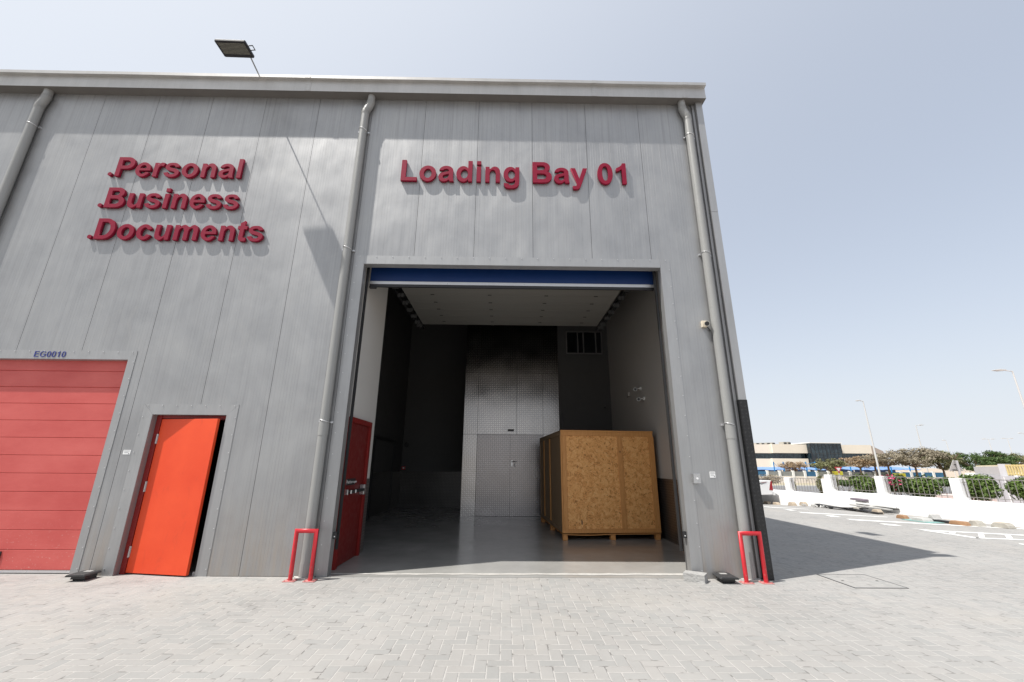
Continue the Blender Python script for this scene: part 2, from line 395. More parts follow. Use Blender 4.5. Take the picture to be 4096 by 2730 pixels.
# gutter: soft dented sheet metal
mb = MB(); n = 220; x0, x1 = XL, 11.255
prof = [(-.002, 8.082), (-.18, 8.076), (-.18, 8.12), (-.18, 8.17), (-.18, 8.22), (-.18, 8.27), (-.18, 8.318), (-.24, 8.32), (-.24, 8.384), (-.225, 8.386), (-.05, 8.386), (-.002, 8.36)]
rows = []
for q in range(n+1):
    x = x0+(x1-x0)*q/n
    d = .006*math.sin(x*2.9)+.004*math.sin(x*6.7+1)
    row = []
    for s, (y, z) in enumerate(prof):
        dd = d*{2: .5, 3: 1, 4: 1, 5: .7}.get(s, 0)+(d*.4 if s in (6,) else 0); dz = .003*math.sin(x*2.4)*(s in (7,))
        row.append((x, y+dd, z+dz))
    rows.append(row)
m_ = len(prof); vs = [v for r in rows for v in r]
fs = [(i*m_+j, i*m_+(j+1) % m_, (i+1)*m_+(j+1) % m_, (i+1)*m_+j) for i in range(n) for j in range(m_)]
fs += [tuple(range(m_)), tuple(n*m_+j for j in reversed(range(m_)))]
mb.add(vs, fs); mb.m = [1 if (q_ < n*m_ and q_ % m_ in (0,)) else 0 for q_ in range(len(mb.f))]; GUT = mb.build('gutter', [M['gutter'], M['soffit_shade']], WH)
for xj in (3.83, 9.16, 10.86):
    mb = MB(); mb.box(xj-.05, xj+.05, -.186, -.17, 8.078, 8.316).box(xj-.05, xj+.05, -.244, -.2405, 8.322, 8.383)
    for dx in (-.035, .02):
        for q in range(4): mb.box(xj+dx, xj+dx+.012, -.190, -.1855, 8.10+.055*q, 8.112+.055*q)
    mb.build('gutter_joint', M['gutter'], GUT)

# flashing round the openings
def screws(mb, p0, p1, step, y=-.006):
    L = math.dist(p0, p1); k = max(1, int(L/step))
    for q in range(k+1):
        x = p0[0]+(p1[0]-p0[0])*(q+.15)/(k+.3); z = p0[1]+(p1[1]-p0[1])*(q+.15)/(k+.3)
        mb.disc((x, y, z), (0, -1, 0), .007, .006, 6)
def surround(x0, x1, z1, wl, wr, wt, depth, mitre, steps):
    mb = MB(); y = -.005
    if mitre:
        mb.prism([(x0-wl, 0), (x0, 0), (x0, z1), (x0-wl, z1+wt)], y, -.0005)
        mb.prism([(x1, 0), (x1+wr, 0), (x1+wr, z1+wt), (x1, z1)], y-.0015, -.0005)
        mb.prism([(x0+.001, z1), (x1-.001, z1), (x1+wr-.004, z1+wt), (x0-wl+.004, z1+wt)], y-.0005, -.0005)
    else:
        mb.box(x0-wl, x0, y, -.0005, 0, z1+wt).box(x1, x1+wr, y, -.0005, 0, z1+wt).box(x0+.002, x1-.002, y-.0012, -.0005, z1, z1+wt)
    # returns into the opening
    mb.box(x0, x0+.004, y+.002, depth, 0, z1).box(x1-.004, x1, y+.002, depth, 0, z1).box(x0+.004, x1-.004, y+.002, depth, z1-.004, z1)
    o = mb.build('door_surround', M['trim'], WH)
    ms = MB(); screws(ms, (x0-wl+.02, .05), (x0-wl+.02, z1), steps); screws(ms, (x1+wr-.02, .05), (x1+wr-.02, z1), steps); screws(ms, (x0-wl+.03, z1+wt-.018), (x1+wr-.03, z1+wt-.018), steps*.9, -.0085)
    ms.cur = 1
    # dark shadow gap line where the flashing laps the panels
    so = ms.build('screw', M['screw'], o); so['kind'] = 'stuff'
    return o
surround(-1.75, 1.75, 2.98, .11, .11, .135, .098, True, .25)
surround(2.325, 3.42, 2.15, .15, .155, .152, .125, True, .24)
surround(5.18, 10.14, 4.66, .14, .16, .15, .13, False, .3)

# red sectional shutter on the left
mb = MB(); y = .100
zs = [.045+.2515*q for q in range(13)]
for a, b in zip(zs[:-1], zs[1:]):
    a2, b2 = a+.006, b-.006
    mb.prism([(y+.010, a), (y, a2), (y, b2), (y+.010, b), (y+.04, b), (y+.04, a)], -1.744, 1.744, 'x')
SH = mb.build('shutter', M['shutter'], WH)
mb = MB(); mb.box(-1.744, 1.744, .097, .14, .012, .043); mb.build('bottom_rail', M['alu'], SH)
mb = MB(); mb.box(-1.744, 1.744, .104, .135, 0, .011); mb.build('rubber_seal', M['black'], SH)
mb = MB(); mb.tube([(.51, .092, .17), (.51, .092, .26), (.645, .092, .26), (.645, .092, .17), (.51, .092, .17)], .015, 8); mb.box(.52, .635, .096, .103, .18, .25); mb.build('pull_handle', M['black'], SH)

# orange entrance door, ajar
FR = MB(); FR.box(2.33, 2.40, .09, .15, 0, 2.144).box(3.352, 3.415, .126, .16, 0, 2.144).box(2.40, 3.352, .126, .16, 2.085, 2.144).box(2.40, 3.352, .1, .125, 2.10, 2.144)
DF = FR.build('door_frame', M['framered'], WH)
ang = math.atan2(-.158, .94)
DL = MB().box(0, .945, 0, .045, .018, 2.088).build('door_leaf', M['orange'], WH, bevel=.003)
DL.location = (2.405, .098, 0); DL.rotation_euler = (0, 0, ang)
for z in (.28, 1.13, 1.80):
    mb = MB()
    for q in range(5): mb.tube([(2.400, .086, z-.07+.028*q), (2.400, .086, z-.07+.028*q+.026)], .009, 8)
    mb.box(2.385, 2.415, .0885, .0955, z-.07, z+.07); mb.build('hinge', M['steel'], DF)
mb = MB(); mb.box(3.30, 3.40, .165, .2, 2.02, 2.05); mb.build('door_closer', M['alu'], DF)
mb = MB(); mb.box(2.2, 2.24, .17, 2.2, 0, 2.6).box(3.6, 3.64, .17, 2.2, 0, 2.6).box(2.2, 3.64, 2.2, 2.24, 0, 2.6).box(2.2, 3.64, .17, 2.24, 2.6, 2.64).box(2.2, 2.33, .16, .169, 0, 2.6).box(3.415, 3.64, .162, .169, 0, 2.6).box(2.33, 3.415, .162, .169, 2.144, 2.6)
mb.build('lobby_wall', M['innergrey'], WH)
mb = MB(); mb.box(3.365, 3.41, .02, .10, 0, .05); mb.build('door_stop', M['conc'], WH)

# ------------------------------------------------ loading bay interior
H = 7.6
def wall(name, mat, *boxes):
    for b in boxes: o = MB().box(*b).build(name, mat, WH)
    return o
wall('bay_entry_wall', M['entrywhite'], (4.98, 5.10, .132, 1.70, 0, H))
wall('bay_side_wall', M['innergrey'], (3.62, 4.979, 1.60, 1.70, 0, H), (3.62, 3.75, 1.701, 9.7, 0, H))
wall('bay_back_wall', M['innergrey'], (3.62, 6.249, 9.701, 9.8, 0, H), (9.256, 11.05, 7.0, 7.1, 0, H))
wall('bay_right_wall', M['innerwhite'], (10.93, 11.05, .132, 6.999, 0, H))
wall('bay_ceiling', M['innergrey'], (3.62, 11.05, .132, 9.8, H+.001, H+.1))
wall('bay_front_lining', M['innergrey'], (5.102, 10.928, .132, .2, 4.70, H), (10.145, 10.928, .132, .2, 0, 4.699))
wall('kick_plate', M['chkdull'], (10.922, 10.929, .21, 6.998, .0, 1.21))
wall('kick_plate', M['chkdull'], (5.101, 5.107, 1.415, 1.699, 0, 1.21))
wall('kick_plate', M['chkdark'], (3.751, 3.757, 1.71, 6.1, 0, 1.2), (3.751, 3.757, 8.45, 9.69, 0, 1.2), (3.76, 6.24, 9.693, 9.6995, 0, 1.2))
wall('kick_plate', M['chkdark'], (9.26, 10.918, 6.992, 6.999, 0, 1.2))
# checker plate shaft with a double door
mb = MB(); g = .004
def sheets(xs, zs_):
    for a, b in zip(xs[:-1], xs[1:]):
        for c, d in zip(zs_[:-1], zs_[1:]): mb.box(a+g, b-g, 6.94, 6.96, c+g, d-g)
sheets([6.25, 6.685, 7.908, 8.738, 9.255], [2.365, 4.31, 4.78, 6.2, H])
sheets([6.25, 6.685], [0, 2.365]); sheets([8.738, 9.255], [0, 2.365])
mb.cur = 1; mb.box(6.25, 9.255, 6.961, 7.0, 0, H)
mb.cur = 0; mb.box(6.25, 6.27, 7.001, 9.70, 0, H).box(9.235, 9.255, 7.101, 9.7, 0, H)
mb.build('plate_clad_shaft', [M['chk'], M['dark']], WH)
for a, b in ((6.692, 7.709), (7.715, 8.732)):
    d = MB().box(a, b, 6.932, 6.956, .012, 2.358).build('steel_door_leaf', M['chkdoor'], WH)
    if a > 7:
        mb = MB(); mb.box(7.74, 7.79, 6.922, 6.931, 1.42, 1.60); mb.tube([(7.765, 6.925, 1.555), (7.765, 6.875, 1.555), (7.92, 6.875, 1.555)], .011, 8); mb.build('handle', M['steel'], d)
        mb = MB(); mb.box(7.83, 7.875, 6.926, 6.9315, 1.40, 1.50); mb.cur = 1; mb.disc((7.852, 6.926, 1.46), (0, -1, 0), .008, .002, 8); mb.build('lock_plate', [M['sheet'], M['black']], d)
# window high in the back wall
W = MB(); x0, x1, z0, z1 = 9.54, 10.74, 4.99, 5.77
W.box(x0, x1, 6.96, 6.998, z1-.035, z1).box(x0, x1, 6.96, 6.998, z0, z0+.035).box(x0, x0+.035, 6.96, 6.998, z0+.035, z1-.035).box(x1-.035, x1, 6.96, 6.998, z0+.035, z1-.035)
for x in (9.93, 10.12, 10.53): W.box(x-.02, x+.02, 6.963, 6.9975, z0+.035, z1-.035)
WF = W.build('window', M['winframe'], WH)
MB().box(x0+.036, x1-.036, 6.98, 6.99, z0+.036, z1-.036).build('pane', M['pane'], WF)
# doorway in the dark side wall
mb = MB(); mb.box(3.751, 3.79, 6.15, 6.25, 0, 2.25).box(3.751, 3.79, 8.33, 8.43, 0, 2.25).box(3.751, 3.79, 6.25, 8.33, 2.15, 2.25); o = mb.build('inner_door_frame', M['darkmetal'], WH)
MB().box(3.752, 3.77, 6.25, 8.33, 1.22, 2.149).build('inner_door_panel', M['innergrey'], o)
MB().box(3.752, 3.772, 6.25, 8.33, .01, 1.218).build('kick_plate', M['chkdark'], o)
# red exit door on the entry wall
mb = MB(); mb.box(5.101, 5.15, .35, .42, 0, 2.18).box(5.101, 5.15, 1.33, 1.40, 0, 2.18).box(5.101, 5.15, .42, 1.33, 2.10, 2.18); EX = mb.build('exit_door', M['framered'], WH)
MB().box(5.101, 5.118, .422, 1.328, .015, 2.098).build('exit_door_leaf', M['doorred'], EX)
mb = MB(); mb.tube([(5.185, .44, 1.05), (5.185, 1.15, 1.05)], .026, 10); mb.build('push_bar', M['darkmetal'], EX)
MB().box(5.1185, 5.20, 1.15, 1.24, .97, 1.13).build('push_bar_housing', M['steel'], EX, bevel=.01)
MB().box(5.1185, 5.19, .425, .46, 1.01, 1.09).build('push_bar_housing', M['steel'], EX, bevel=.01)
for q in (.47, .68): MB().box(5.2125, 5.214, q, q+.05, 1.025, 1.075).build('bar_sticker', M['sheet'], EX)

# overhead door: blue bottom section hanging, the rest rolled back under the ceiling
M['hinge'] = plain('hinge_zinc', (.11, .11, .108), .5, .2)
OD = MB().box(5.19, 10.13, .352, .392, 4.505, 4.99).build('overhead_door', M['blue'], WH)
MB().box(5.19, 10.13, .345, .395, 4.452, 4.504).build('bottom_rail', M['alu'], OD)
MB().box(5.19, 10.13, .352, .39, 4.405, 4.451).build('rubber_seal', M['black'], OD)
MB().box(5.19, 5.30, .34, .40, 4.38, 4.404).build('corner_pad', M['black'], OD)
mb = MB(); ys = [.42, .85, 1.22]+[1.64+.443*q for q in range(6)]+[4.12]
for a, b in zip(ys[:-1], ys[1:]):
    mb.box(5.36, 9.95, a+.007, b-.007, 4.995, 5.035)
    for x in (5.9+.05, 7.19, 8.42, 9.5): mb.cur = 1; mb.box(x-.04, x+.04, b-.02, b+.02, 4.989, 4.9945); mb.cur = 0
mb.build('rolled_back_section', [M['ceil'], M['darkmetal']], OD)
for s in (5.165, 10.095):
    mb = MB(); mb.box(s, s+.04, .2, 4.5, 5.0, 5.05).box(s, s+.035, .21, .25, .3, 5.0).box(s-.02 if s > 7 else s+.06, s+.02 if s > 7 else s+.10, .3, 4.9, 5.1, 5.14); mb.build('door_track', M['darkmetal'], OD)
    for b in ys[2:]:
        mb = MB(); x = 5.215 if s < 7 else 9.975
        mb.box(x, x+.06, b-.06, b-.052, 4.90, 4.99).box(x+.07, x+.13, b-.06, b-.052, 4.90, 4.99).box(x, x+.13, b-.0515, b+.05, 4.975, 4.99); mb.build('hinge_plate', M['hinge'], OD)
mb = MB(); mb.box(9.33, 9.37, 6.90, 6.935, .1, 3.05); mb.build('cable_duct', M['darkmetal'], WH)

# floor of the bay, threshold and interior slab
mb = MB(); mb.box(3.62, 11.05, .0, 9.8, -.3, .006)
tag(mb.build('bay_floor', M['epoxy']), kind='structure')
mb = MB()
pts = [(5.10+5.1*q/40, .10+.0010*q+.012*math.sin(q*1.7)+.01*math.sin(q*.6)) for q in range(41)]+[(10.20-5.1*q/40, .21+.0022*(40-q)-.05+.010*math.sin(q*2.3)) for q in range(41)]
vs = [(a, b, .0095) for a, b in pts]; mb.add(vs, [tuple(range(len(pts)))])
tag(mb.build('mortar_strip', M['sand'], fix=False), kind='structure')

# ------------------------------------------------ downpipes
def downpipe(xt, xp, broken=False):
    mb = MB(); mb.tube([(xt, -.070, 8.10), (xt, -.070, 7.96)], .066, 16)
    # corrugated elbow
    path = [Vector((xt, -.070, 7.97)), Vector((xt, -.070, 7.93)), Vector((xt+(xp-xt)*.25, -.070, 7.87)), Vector((xt+(xp-xt)*.75, -.070, 7.78)), Vector((xp, -.070, 7.72)), Vector((xp, -.070, 7.66))]
    pts = []; rr = []
    tot = 30
    for q in range(tot+1):
        f = q/tot*(len(path)-1); i = min(int(f), len(path)-2); pts.append(path[i].lerp(path[i+1], f-i)); rr.append(.073 if q % 2 else .064)
    mb.tube(pts, rr, 16)
    mb.tube([(xp, -.070, 7.665), (xp, -.070, 2.02)], .066, 18).tube([(xp, -.070, 2.03), (xp, -.070, 1.86)], .071, 18).tube([(xp, -.070, 1.87), (xp, -.070, .001)], .0665, 18)
    mb.tube([(xp, -.070, .19), (xp, -.070, .002)], .070, 18)
    d = mb.build('downpipe', M['pipe'], WH)
    for z in (7.31, 4.90, 2.07):
        mb = MB(); ring = [(xp+.071*math.cos(a), -.070+.071*math.sin(a), z-.02*math.cos(a)) for a in [PI*q/12*2 for q in range(13)]]
        mb.tube(ring, .006, 6, False); mb.box(xp-.10, xp-.066, -.03, -.001, z-.015, z+.012).box(xp+.068, xp+.105, -.03, -.001, z-.03, z-.005); mb.build('pipe_bracket', M['alu'], d)
    return d
downpipe(-1.0, -1.06); downpipe(4.985, 4.905); downpipe(10.83, 10.905)
for xp in (4.905, 10.905):
    mb = MB()
    pts = [(xp+(.12+.03*math.sin(3*a))*math.cos(a), -.10+(.07+.02*math.sin(5*a))*math.sin(a)) for a in [2*PI*q/14 for q in range(14)]]
    mb.prism(pts, .001, .022, 'z')
    mb.build('pipe_footing', M['sand'], WH)

# ================================================================== LETTERING
def A(cx, cy, rx, ry, a0, a1, n=None, p=2.0):
    n = n or max(4, int(abs(a1-a0)/11)); o = []
    for q in range(n+1):
        a = math.radians(a0+(a1-a0)*q/n); c, s = math.cos(a), math.sin(a)
        o.append((cx+rx*math.copysign(abs(c)**(2/p), c), cy+ry*math.copysign(abs(s)**(2/p), s)))
    return o
def chaikin(pts, keep, it=2):
    pts = [(p, i in keep) for i, p in enumerate(pts)]
    for _ in range(it):
        o = []; n = len(pts)
        for i in range(n):
            (a, ka), (b, kb) = pts[i], pts[(i+1) % n]
            if ka: o.append((a, True))
            if ka and kb: continue
            q = (.75*a[0]+.25*b[0], .75*a[1]+.25*b[1]); r = (.25*a[0]+.75*b[0], .25*a[1]+.75*b[1])
            if not ka: o.append((q, False))
            if not kb: o.append((r, False))
        pts = o
    return [p for p, _ in pts]
def nn(x=0): return [(72, 0), (209, 0)]+A(305, 280, 96, 138, 180, 0)+[(401, 0), (538, 0)]+A(372, 335, 166, 196, 0, 140)+[(199, 443), (199, 519), (72, 519)]
S_ = chaikin([(23, 148), (161, 169), (178, 118), (215, 95), (278, 88), (345, 96), (380, 125), (383, 155), (365, 182), (320, 198), (210, 225), (108, 262), (55, 315), (41, 375), (55, 440), (105, 497), (175, 524), (265, 531), (365, 522), (435, 490), (478, 440), (496, 390), (365, 366), (345, 408), (310, 428), (268, 434), (205, 426), (173, 405), (170, 382), (185, 360), (230, 342), (370, 307), (460, 268), (510, 220), (522, 157), (502, 88), (447, 30), (370, -2), (278, -12), (170, 0), (90, 40), (45, 95)], {0, 1, 21, 22})
A_ = [(50, 381)]+A(275, 362, 222, 169, 165, 0)+[(497, 150), (503, 70), (524, 0), (388, 0), (375, 52)]+A(208, 146, 174, 158, -42, -180)+A(190, 150, 156, 152, 180, 112)[1:]+[(205, 312), (300, 330), (360, 350)]+A(267, 362, 93, 62, 0, 165)
A_in = chaikin([(360, 255), (290, 236), (215, 218), (175, 190), (170, 150), (185, 108), (230, 84), (300, 92), (348, 135), (360, 190)], {0})
GL = {
 'L': (611, [[(73, 0), (580, 0), (580, 121), (218, 121), (218, 716), (73, 716)]]),
 'o': (611, [A(305, 259, 265, 271, 0, 360)[:-1], A(305, 259, 122, 160, 0, 360)[:-1]]),
 'a': (556, [A_, A_in]),
 'd': (611, [[(418, 0), (545, 0), (545, 716), (408, 716), (408, 462)]+A(258, 259, 218, 272, 50, 310)+[(418, 76)], A(295, 260, 113, 158, 0, 360)[:-1]]),
 'i': (278, [[(72, 0), (209, 0), (209, 519), (72, 519)], [(72, 594), (209, 594), (209, 716), (72, 716)]]),
 'l': (278, [[(72, 0), (209, 0), (209, 716), (72, 716)]]),
 'n': (611, [nn()]),
 'u': (611, [[(611-x, 519-y) for x, y in nn()]]),
 'm': (889, [[(72, 0), (209, 0)]+A(293, 292, 83.5, 126, 180, 0)+[(376, 0), (513, 0)]+A(596, 292, 83, 126, 180, 0)+[(679, 0), (816, 0)]+A(667, 340, 149, 191, 0, 140)+[(497, 446)]+A(365, 340, 150, 191, 42, 140)+[(199, 443), (199, 519), (72, 519)]]),
 'g': (611, [[(539, 519), (411, 519), (411, 452)]+A(258, 272, 218, 259, 48, 312)+[(402, 78)]+[(402, 10), (392, -55), (350, -95), (280, -106), (225, -98), (203, -72), (197, -52), (49, -35), (58, -125), (110, -185), (190, -208), (285, -213), (400, -198), (485, -150), (525, -80), (539, 20)], A(293, 270, 112, 155, 0, 360)[:-1]]),
 'B': (722, [[(73, 0)]+A(430, 207, 255, 207, -90, 58)+A(405, 535, 222, 181, -55, 90)+[(73, 716)], [(218, 597), (218, 433)]+A(380, 515, 92, 82, -90, 90), [(218, 312), (218, 121)]+A(390, 216.5, 125, 95.5, -90, 90)]),
 'y': (556, [[(8, 519), (200, 12), (190, -60), (165, -95), (118, -104), (61, -96), (73, -203), (140, -212), (205, -207), (255, -188), (295, -145), (328, -70), (541, 519), (399, 519), (278, 153), (154, 519)]]),
 '0': (556, [A(278, 353, 238, 366, 0, 360, 36, 2.2)[:-1], A(278, 353, 96, 252, 0, 360, 30, 2.3)[:-1]]),
 '1': (556, [[(256, 0), (393, 0), (393, 719), (282, 719), (252, 655), (190, 598), (77, 541), (77, 417), (175, 460), (256, 518)]]),
 'P': (667, [[(73, 0), (218, 0), (218, 270), (380, 270)]+A(395, 493, 238, 223, -90, 90)[1:]+[(73, 716)], [(218, 595), (218, 391), (340, 391)]+A(358, 493, 125, 102, -90, 90)[1:]]),
 'e': (556, [[(519, 221), (172, 221)]+A(281, 205, 109, 115, 180, 338)[1:]+[(509, 142)]+A(277, 259, 243, 271, -27, -352), [(175, 306)]+A(278, 306, 102, 118, 176, 4)+[(381, 306)]]),
 'r': (389, [[(66, 0), (203, 0), (203, 160), (210, 300), (228, 370), (262, 403), (295, 408), (330, 400), (357, 388), (400, 507), (345, 529), (280, 527), (235, 500), (193, 445), (193, 519), (66, 519)]]),
 's': (556, [S_]),
 'D': (722, [[(73, 0)]+A(350, 358, 319, 358, -90, 90)+[(73, 716)], [(218, 595), (218, 121)]+A(335, 358, 184, 237, -90, 90)]),
 'c': (556, [A(285, 259, 245, 271, 23, 337)+[(377, 190)]+A(288, 259, 104, 160, -35, -325)[1:]+[(389, 341)]]),
 't': (333, [[(310, 519), (310, 404), (216, 404), (216, 195), (218, 130), (228, 112), (252, 105), (304, 116), (316, 9), (270, -6), (212, -12), (140, 0), (95, 35), (81, 90), (78, 177), (78, 404), (14, 404), (14, 519), (78, 519), (78, 622), (216, 702), (216, 519)]]),
 'E': (667, [[(73, 0), (617, 0), (617, 121), (218, 121), (218, 315), (580, 315), (580, 436), (218, 436), (218, 595), (604, 595), (604, 716), (73, 716)]]),
 'G': (778, [A(395, 358, 352, 370, 28, 308)+[(612, 66), (700, 100), (700, 390), (400, 390), (400, 270), (555, 270), (555, 168)]+A(398, 358, 207, 248, -45, -322)]),
 ' ': (278, []),
}
GCACHE = {}
def glyph_mesh(ch, sx, sz, depth, mat, bev=.0015, thin=0.0):
    key = (ch, round(sx, 5), round(sz, 5), depth, mat.name)
    if key in GCACHE: return GCACHE[key]
    cu = bpy.data.curves.new('letter', 'CURVE'); cu.dimensions = '2D'; cu.fill_mode = 'BOTH'; cu.extrude = depth/2; cu.bevel_depth = bev; cu.bevel_resolution = 0; cu.offset = -bev-thin
    for c in GL[ch][1]:
        sp = cu.splines.new('POLY'); sp.points.add(len(c)-1); sp.use_cyclic_u = True
        for p, (x, y) in zip(sp.points, c): p.co = (x*sx, y*sz, 0, 1)
    tmp = bpy.data.objects.new('letter', cu); me = bpy.data.meshes.new_from_object(tmp)
    bpy.data.objects.remove(tmp); bpy.data.curves.remove(cu)
    me.transform(Matrix(((1, 0, 0, 0), (0, 0, -1, 0), (0, 1, 0, 0), (0, 0, 0, 1))))
    me.materials.clear(); me.materials.append(mat)
    GCACHE[key] = me; return me
def sign(text, x0, x1, z, cap, depth, mat, label, y=-.004, bullet=None, name='wall_sign', cat='sign', group=None):
    adv = 0; pos = []
    for ch in text: pos.append((ch, adv)); adv += GL[ch][0]
    xs = [a+x for ch, a in pos for c in GL[ch][1] for x, _ in c]
    sx = (x1-x0)/(max(xs)-min(xs)); off = min(xs); sz = cap/716
    s = empty(name, (x0, y, z), 0, label, cat, group)
    for ch, a in pos:
        if ch == ' ': continue
        o = bpy.data.objects.new('letter', glyph_mesh(ch, sx, sz, depth, mat, .0015 if cap > .2 else .0004, 0 if cap > .2 else .0025)); COL.objects.link(o); o.parent = s; o.location = ((a-off)*sx, -depth/2-.0035, 0)
    if bullet:
        mb = MB(); mb.disc((bullet, 0, .042), (0, -1, 0), .036, depth, 16); mb.build('bullet_dot', mat, s)
    return s
RG = 'red raised lettering on the cladding'
sign('Loading Bay 01', 5.665, 9.675, 6.262, .432, .045, M['letter'], 'red raised letters reading Loading Bay 01 above the open bay', group=RG)
sign('Personal', .675, 2.86, 6.262, .392, .045, M['letter'], 'red raised letters reading Personal, topmost of three lines left of the pipe', bullet=-.09, group=RG)
sign('Business', .665, 2.93, 5.632, .392, .045, M['letter'], 'red raised letters reading Business between two other red lines', bullet=-.075, group=RG)
sign('Documents', .665, 3.455, 5.025, .388, .045, M['letter'], 'red raised letters reading Documents, lowest of three lines', bullet=-.075, group=RG)
sign('EG0010', .305, .785, 3.004, .095, .004, M['navy'], 'small navy code EG0010 above the red shutter', y=-.0045)

# ------------------------------------------------ things fixed to the wall
def textmesh(body, size, mat, name, parent, M4, extr=.0005):
    cu = bpy.data.curves.new('t', 'FONT'); cu.body = body; cu.size = size; cu.extrude = extr
    tmp = bpy.data.objects.new('t', cu); me = bpy.data.meshes.new_from_object(tmp); bpy.data.objects.remove(tmp); bpy.data.curves.remove(cu)
    me.transform(M4); me.materials.clear(); me.materials.append(mat)
    o = bpy.data.objects.new(name, me); COL.objects.link(o)
    if parent: o.parent = parent
    return o
s = empty('door_sign', (5.119, .44, 1.14), 0, 'black Push bar to open sign on the red exit door', 'sign')
MB().box(0, .004, 0, .46, 0, .10).build('sign_plate', M['black'], s)
RX = Matrix(((0, 0, 1, .0052), (1, 0, 0, .09), (0, 1, 0, .03), (0, 0, 0, 1)))
textmesh('Push bar to open', .062, M['sheet'], 'sign_text', s, RX)
mb = MB(); mb.prism([(.025, .055), (.035, .062), (.05, .03), (.065, .09), (.075, .085), (.052, .008)], .0045, .0055, 'x'); mb.build('tick_mark', M['sheet'], s)
s = empty('door_sign', (7.63, 6.938, 2.46), 0, 'small black name plate above the steel double door', 'sign')
MB().box(0, .195, -.006, 0, 0, .068).build('sign_plate', M['black'], s)
MB().box(.06, .135, -.0075, -.0065, .045, .05).build('sign_text', M['ink'], s); MB().box(.03, .165, -.0075, -.0065, .02, .024).build('sign_text', M['ink'], s)
def paper(x, z, w, h, label):
    s = empty('paper_label', (x, -.0005, z), 0, label, 'label', 'paper labels stuck on the cladding')
    MB().box(0, w, -.003, 0, 0, h).build('label_sheet', M['sheet'], s)
    mb = MB(); mb.box(w*.1, w*.9, -.0042, -.0032, h*.72, h*.84).box(w*.15, w*.85, -.0042, -.0032, h*.34, h*.38).box(w*.15, w*.7, -.0042, -.0032, h*.48, h*.52); mb.box(w*.72, w*.88, -.0042, -.0032, h*.1, h*.3)
    mb.build('label_print', M['ink'], s)
paper(10.548, 1.31, .082, .085, 'white paper label on the grey wall right of the steel button box')
paper(2.04, 1.572, .105, .062, 'white paper label between the red shutter and the orange door')
s = empty('button_box', (10.277, -.0055, 1.232), 0, 'square steel button box beside the open loading bay', 'switch')
MB().box(0, .10, -.07, 0, 0, .135).build('housing', M['steel'], s, bevel=.004)
mb = MB(); mb.disc((.052, -.0705, .068), (0, -1, 0), .014, .008, 14); mb.build('push_button', M['sheet'], s)
# weather-stained security camera on the pipe side
s = empty('security_camera', (10.735, 0, 3.66), 0, 'rusty white security camera beside the corner downpipe', 'camera')
MB().box(-.035, .045, -.05, -.001, -.055, .05).build('mount_box', plain('stained_white', (.62, .55, .44), .6, 0, .3, 30, .1), s, bevel=.004)
dv = (EYE-Vector((10.77, -.05, 3.66))).normalized(); c0 = Vector((.04, -.055, .0))
mb = MB(); mb.tube([c0-dv*.03, c0+dv*.06], [.034, .042], 16); CB = mb.build('camera_body', plain('aged_white', (.56, .53, .47), .5, 0, .2, 30), s)
mb = MB(); mb.disc(c0+dv*.0605, dv, .035, .004, 16); mb.build('lens', M['black'], CB)
mb = MB(); mb.tube([(.05, -.03, -.05), (.075, -.03, -.09), (.09, -.02, -.12)], .008, 6); mb.build('cable', M['black'], s)
# door sensors
for x, y, z, lb in ((5.186, .03, .465, 'small black door sensor on the left jamb beside the red exit door'), (10.085, .03, .50, 'small black door sensor on the right jamb of the open bay')):
    s = empty('door_sensor', (x, y, z), 0, lb, 'sensor', 'door sensors on the bay jambs')
    MB().box(0, .05, 0, .06, 0, .085).build('sensor_case', M['black'], s, bevel=.004)
    mb = MB(); mb.disc((.025, -.0005, .03), (0, -1, 0), .008, .002, 10); mb.build('sensor_eye', M['sheet'], s)
# indoor cameras
for (x, y, z), lb in (((10.93, 3.93, 3.31), 'white bullet camera on the right bay wall, the upper one'), ((10.93, 3.72, 3.03), 'white bullet camera on the right bay wall, the lower one')):
    s = empty('bullet_camera', (x, y, z), 0, lb, 'camera', 'bullet cameras on the right bay wall')
    mb = MB(); mb.disc((-.001, 0, 0), (-1, 0, 0), .045, .03, 14); mb.tube([(-.03, 0, 0), (-.10, -.02, -.01)], .016, 8); mb.build('mount', M['white'], s)
    dv = (EYE-Vector((x-.14, y, z))).normalized()
    mb = MB(); c0 = Vector((-.13, .05, -.01)); mb.tube([c0, c0+dv*.17], .045, 14); b = mb.build('camera_body', M['white'], s)
    mb = MB(); mb.disc(c0+dv*.171, dv, .036, .004, 14); mb.build('lens', M['black'], b)
s = empty('junction_box', (10.93, 4.96, 3.32), 0, 'small white junction box behind the two bullet cameras', 'box')
MB().box(-.05, -.001, -.05, .05, -.05, .06).build('housing', M['innerwhite'], s, bevel=.004)
mb = MB(); mb.tube([(-.02, .051, 0), (-.02, .12, 0), (-.012, .16, -.05)], .008, 6); mb.build('cable', M['black'], s)
s = empty('dome_camera', (10.72, 6.99, 3.25), 0, 'small black camera on the dark back wall near the corner', 'camera')
mb = MB(); mb.disc((0, -.001, 0), (0, -1, 0), .05, .03, 14); mb.build('mount', M['innergrey'], s)
mb = MB(); mb.tube([(0, -.031, 0), (-.03, -.13, -.03)], .035, 12); mb.build('camera_body', M['black'], s)
s = empty('alarm_sounder', (3.9, 9.69, 2.145), 0, 'round black sounder on the dark back wall', 'alarm')
mb = MB(); mb.disc((0, -.001, 0), (0, -1, 0), .085, .04, 18); mb.build('sounder_base', M['black'], s)
mb = MB(); mb.disc((0, -.041, 0), (0, -1, 0), .05, .03, 18); mb.build('sounder_horn', M['darkmetal'], s)
s = empty('alarm_call_point', (3.85, 9.69, 1.32), 0, 'small red fire alarm call point on the dark back wall', 'alarm')
